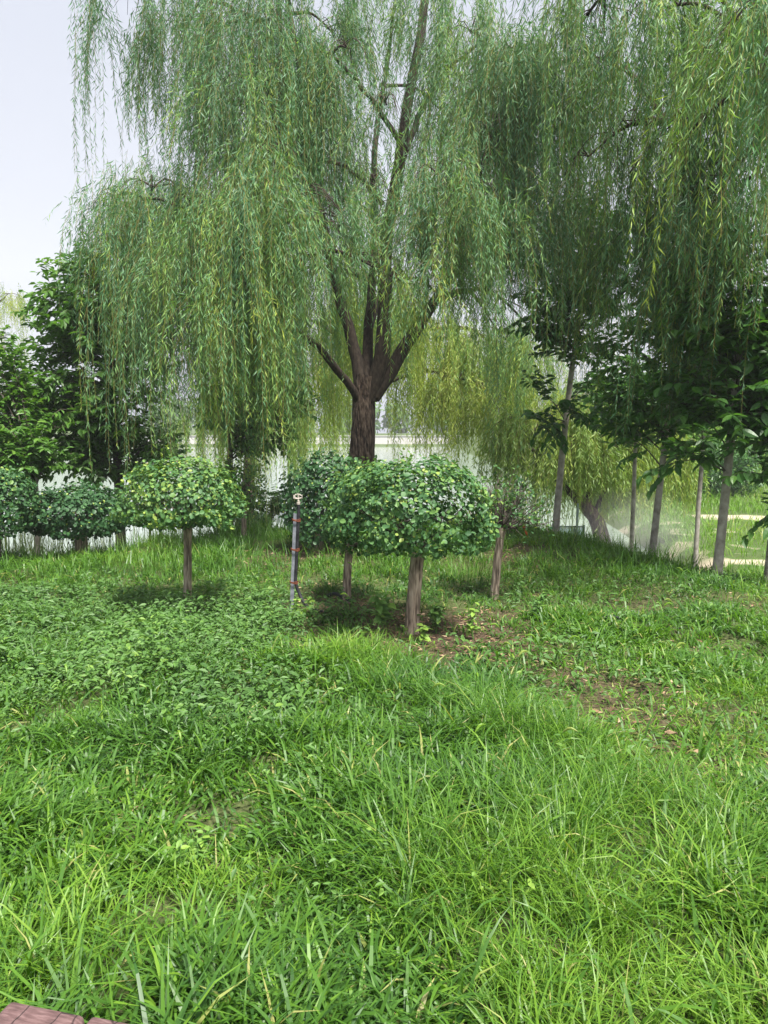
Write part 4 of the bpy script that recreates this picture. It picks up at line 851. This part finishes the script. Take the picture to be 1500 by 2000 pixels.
# single bright weeds one can pick out
def weed_plant(label, p, h, n, leafL, tint):
    p = np.array(p, float); p[2] = gz(p[0], p[1]); t = thing('weed_plant', p, label, 'weed', 'leafy weeds')
    mb = MB(); tops = []
    for q in range(3):
        e = p+[rng.normal(0, .05), rng.normal(0, .05), h*rng.uniform(.7, 1)]; s = spline([p, (p+e)/2+[rng.normal(0, .015), 0, 0], e], 6); tube(mb, s, .003, .0015, sides=4, cap=False); tops.append(s)
    mb.build('stems', M['weed'], t)
    k = n; ti = rng.integers(0, 3, k); u = rng.uniform(.25, 1, k)*4.99; pp = np.array([tops[a][int(b)]*(1-(b % 1))+tops[a][int(b)+1]*(b % 1) for a, b in zip(ti, u)])
    az = rng.uniform(0, 6.28, k); D = np.stack([np.cos(az), np.sin(az), rng.normal(-.05, .25, k)], -1); Nn = np.stack([rng.normal(0, .3, k), rng.normal(-.2, .3, k), np.ones(k)], -1)
    L = leafL*rng.uniform(.6, 1.2, k); leaf_objects('leaf', PROTO_WEED, PT, pp, D, Nn, L, L*.6, np.clip(rng.normal(tint, .15, k), 0, 1), t)
weed_plant('leafy bright weed left of the largest clipped trunk', P(748, 1252, 5.55), .38, 80, .085, .55)
weed_plant('lower weed right in front of the largest clipped trunk', P(812, 1268, 5.3), .20, 30, .075, .8)
weed_plant('leafy weed just right of the largest clipped trunk', P(852, 1250, 5.6), .30, 60, .08, .45)
weed_plant('tall yellow green weed well right of the largest clipped trunk', P(925, 1262, 5.4), .34, 40, .065, .85)
weed_plant('yellow green weed at the foot of the sprinkler pole', P(585, 1222, 6.0), .24, 44, .06, .8)
weed_plant('pale soft weed in the near grass at lower left', P(370, 1790, 2.45), .20, 36, .036, .7)
weed_plant('small yellow tipped weed in the near grass right of centre', P(985, 1890, 2.2), .17, 22, .035, .95)
weed_plant('dark green bushy weed in the long grass on the right', P(1048, 1215, 6.0), .30, 40, .055, .4)

# ------------------------------------------------------------------ far shore: trees and towers
def far_tree(x, y, h, rr, label):
    b = np.array([x, y, gz(x, y)-.2]); t = thing('far_tree', b, label, 'tree', 'trees on the far shore')
    mb = MB(); tube(mb, spline([b, b+[.2, 0, h*.3], b+[0, 0, h*.75]], 8), .3, .1, sides=7); mb.build('trunk', M['bark_dark'], t)
    n = 420; d = rand_unit(n); p = b+[0, 0, h*.5]+d*np.array([rr, rr, h*.5])*(rng.uniform(.3, 1, n)**.4*(1+.2*noise2(d[:, 0]*2+x, d[:, 2]*2, .8, 2)))[:, None]
    lf = MB(); L = rng.uniform(1.0, 2.1, n); leaves(lf, p, rand_unit(n)+[0, 0, -.4], d+[0, 0, .5], L, L*.6, OVT, np.clip(rng.normal(.5, .2, n), 0, 1)); lf.build('crown', M['broad_light'], t)['kind'] = 'stuff'
for i, x in enumerate(np.linspace(-100, 100, 34)):
    far_tree(x+rng.normal(0, 3), 172+rng.uniform(0, 8), rng.uniform(7, 11), rng.uniform(3.2, 5), 'hazy tree on the far shore behind the embankment')
def tower(px0, px1, ytop, Yd, label, cols):
    a, b = P(px0, 845, Yd), P(px1, 845, Yd); top = P((px0+px1)/2, ytop, Yd)[2]; wv = b[0]-a[0]; cx = (a[0]+b[0])/2; g0 = gz(cx, Yd)-1
    t = thing('tower_block', (cx, Yd, g0), label, 'building')
    mb = MB(); box(mb, (cx, Yd+9, (g0+top)/2), (wv, 18, top-g0)); mb.build('wall', M['tower'], t)
    mb = MB(); box(mb, (cx, Yd+9, top+.6), (wv+.8, 18.8, 1.2)); mb.build('roof', M['tower'], t)
    for i in range(cols):
        x = cx-wv/2+wv*(i+.5)/cols
        mb = MB(); box(mb, (x, Yd-.12, (g0+top)/2+2), (wv/cols*.45, .3, top-g0-5)); ws = mb.build('window_strip', M['tower_strip'], t)
        fl = MB()
        for z in np.arange(g0+4, top-2, 3.1): box(fl, (x, Yd-.3, z), (wv/cols*.47, .3, .7))
        fb = fl.build('floor_bands', M['tower']); fb['kind'] = 'stuff'; fb.parent = ws       # the strip already stands in world space
tower(1068, 1150, 520, 320, 'pale high-rise with vertical window strips behind the young tree on the mound', 7)
tower(1160, 1232, 600, 350, 'hazier high-rise right of the other, glimpsed between the leaves', 6)
tower(806, 850, 660, 380, 'slim pale high-rise glimpsed just right of the willow trunk', 4)

# shrubs closing the view on the right bank
def shrub(px, py, Yd, rx, rz, label, tint, lm='broad_light'):
    c = P(px, py, Yd); b = np.array([c[0], c[1], gz(c[0], c[1])-.1]); t = thing('shrub', b, label, 'shrub', 'shrubs on the right bank')
    mb = MB()
    for q in range(5): tube(mb, spline([b, b+[rng.normal(0, rx*.2), rng.normal(0, rx*.2), rz*.6], b+[rng.normal(0, rx*.5), rng.normal(0, rx*.5), rz*1.3]], 6), .04, .015, sides=5)
    mb.build('stems', M['bark_dark'], t)
    n = 2600; d = rand_unit(n); lum = 1+.25*noise2(d[:, 0]*2+px, d[:, 2]*2+d[:, 1], .8, 2)
    p = b+[0, 0, rz]+d*np.array([rx, rx, rz*1.05])*(rng.uniform(.2, 1, n)**.45*lum)[:, None]
    lf = MB(); L = rng.uniform(.10, .24, n); leaves(lf, p, rand_unit(n)+[0, 0, -.4], d+[0, 0, .6], L, L*.5, OVT, np.clip(rng.normal(tint, .18, n), 0, 1)); lf.build('foliage', M[lm], t)['kind'] = 'stuff'
shrub(1290, 930, 26, 1.6, 1.2, 'rounded green shrub behind the pair of young stems', .6)
shrub(1350, 925, 30, 2.0, 1.5, 'broad shrub filling the gap between two young stems', .7)
shrub(1420, 940, 27, 1.3, 1.1, 'dark shrub left of the upper sandy path', .3, 'broad')
shrub(1480, 905, 34, 2.2, 1.6, 'bright shrub above the upper sandy path at right edge', .8)
shrub(1230, 940, 24, 1.2, 1.0, 'pale shrub at the water edge behind the mist', .55)
shrub(1560, 890, 32, 2.2, 1.8, 'tall shrub just outside the right edge', .6)
shrub(1390, 880, 40, 2.6, 2.2, 'farthest shrub on the right bank', .6)

# ------------------------------------------------------------------ air: sprinkler mist and thin haze
def vol_mat(name, dens, col, noise=None):
    m, n, out = mat_new(name); pv = N_(n, 'ShaderNodeVolumePrincipled'); pv.inputs['Color'].default_value = (*col, 1); pv.inputs['Density'].default_value = dens
    n.links.new(pv.outputs[0], out.inputs['Volume']); return m
mb = MB(); box(mb, (0, 270, 70), (1500, 740, 148)); o = mb.build('haze', vol_mat('thin_haze', .0011, (.92, .95, 1.0))); o['kind'] = 'stuff'; o['label'] = 'thin summer haze over the lake'; o['category'] = 'haze'
def mist_mat():
    m, n, out = mat_new('sprinkler_mist'); pv = N_(n, 'ShaderNodeVolumePrincipled'); pv.inputs['Color'].default_value = (1, 1, 1, 1)
    tc = N_(n, 'ShaderNodeTexCoord'); nz = N_(n, 'ShaderNodeTexNoise'); nz.inputs['Scale'].default_value = 1.1; nz.inputs['Detail'].default_value = 2
    n.links.new(tc.outputs['Object'], nz.inputs['Vector'])
    gr = N_(n, 'ShaderNodeTexGradient', gradient_type='SPHERICAL'); mp = N_(n, 'ShaderNodeMapping'); n.links.new(tc.outputs['Object'], mp.inputs[0])
    mp.inputs['Scale'].default_value = (1/1.5, 1/1.3, 1/1.0); n.links.new(mp.outputs[0], gr.inputs[0])
    a = N_(n, 'ShaderNodeMath', operation='MULTIPLY'); n.links.new(gr.outputs['Fac'], a.inputs[0]); n.links.new(nz.outputs[0], a.inputs[1])
    b = N_(n, 'ShaderNodeMath', operation='MULTIPLY'); n.links.new(a.outputs[0], b.inputs[0]); b.inputs[1].default_value = .6
    n.links.new(b.outputs[0], pv.inputs['Density']); n.links.new(pv.outputs[0], out.inputs['Volume']); return m
mc = P(1225, 1045, 13.6); mb = MB(); box(mb, (0, 0, 0), (3.0, 2.6, 2.0)); o = mb.build('mist', mist_mat()); o.location = Vector(mc)
attrs(o, 'faint white sprinkler mist drifting behind the thin young stems', 'mist', None, 'stuff')
if False: print('willow quads', n1, n2, 'tris', sum(len(o.data.loops)-2*len(o.data.polygons) for o in bpy.data.objects if o.type == 'MESH' and o.data.users == 1), 'objects', len(bpy.data.objects))
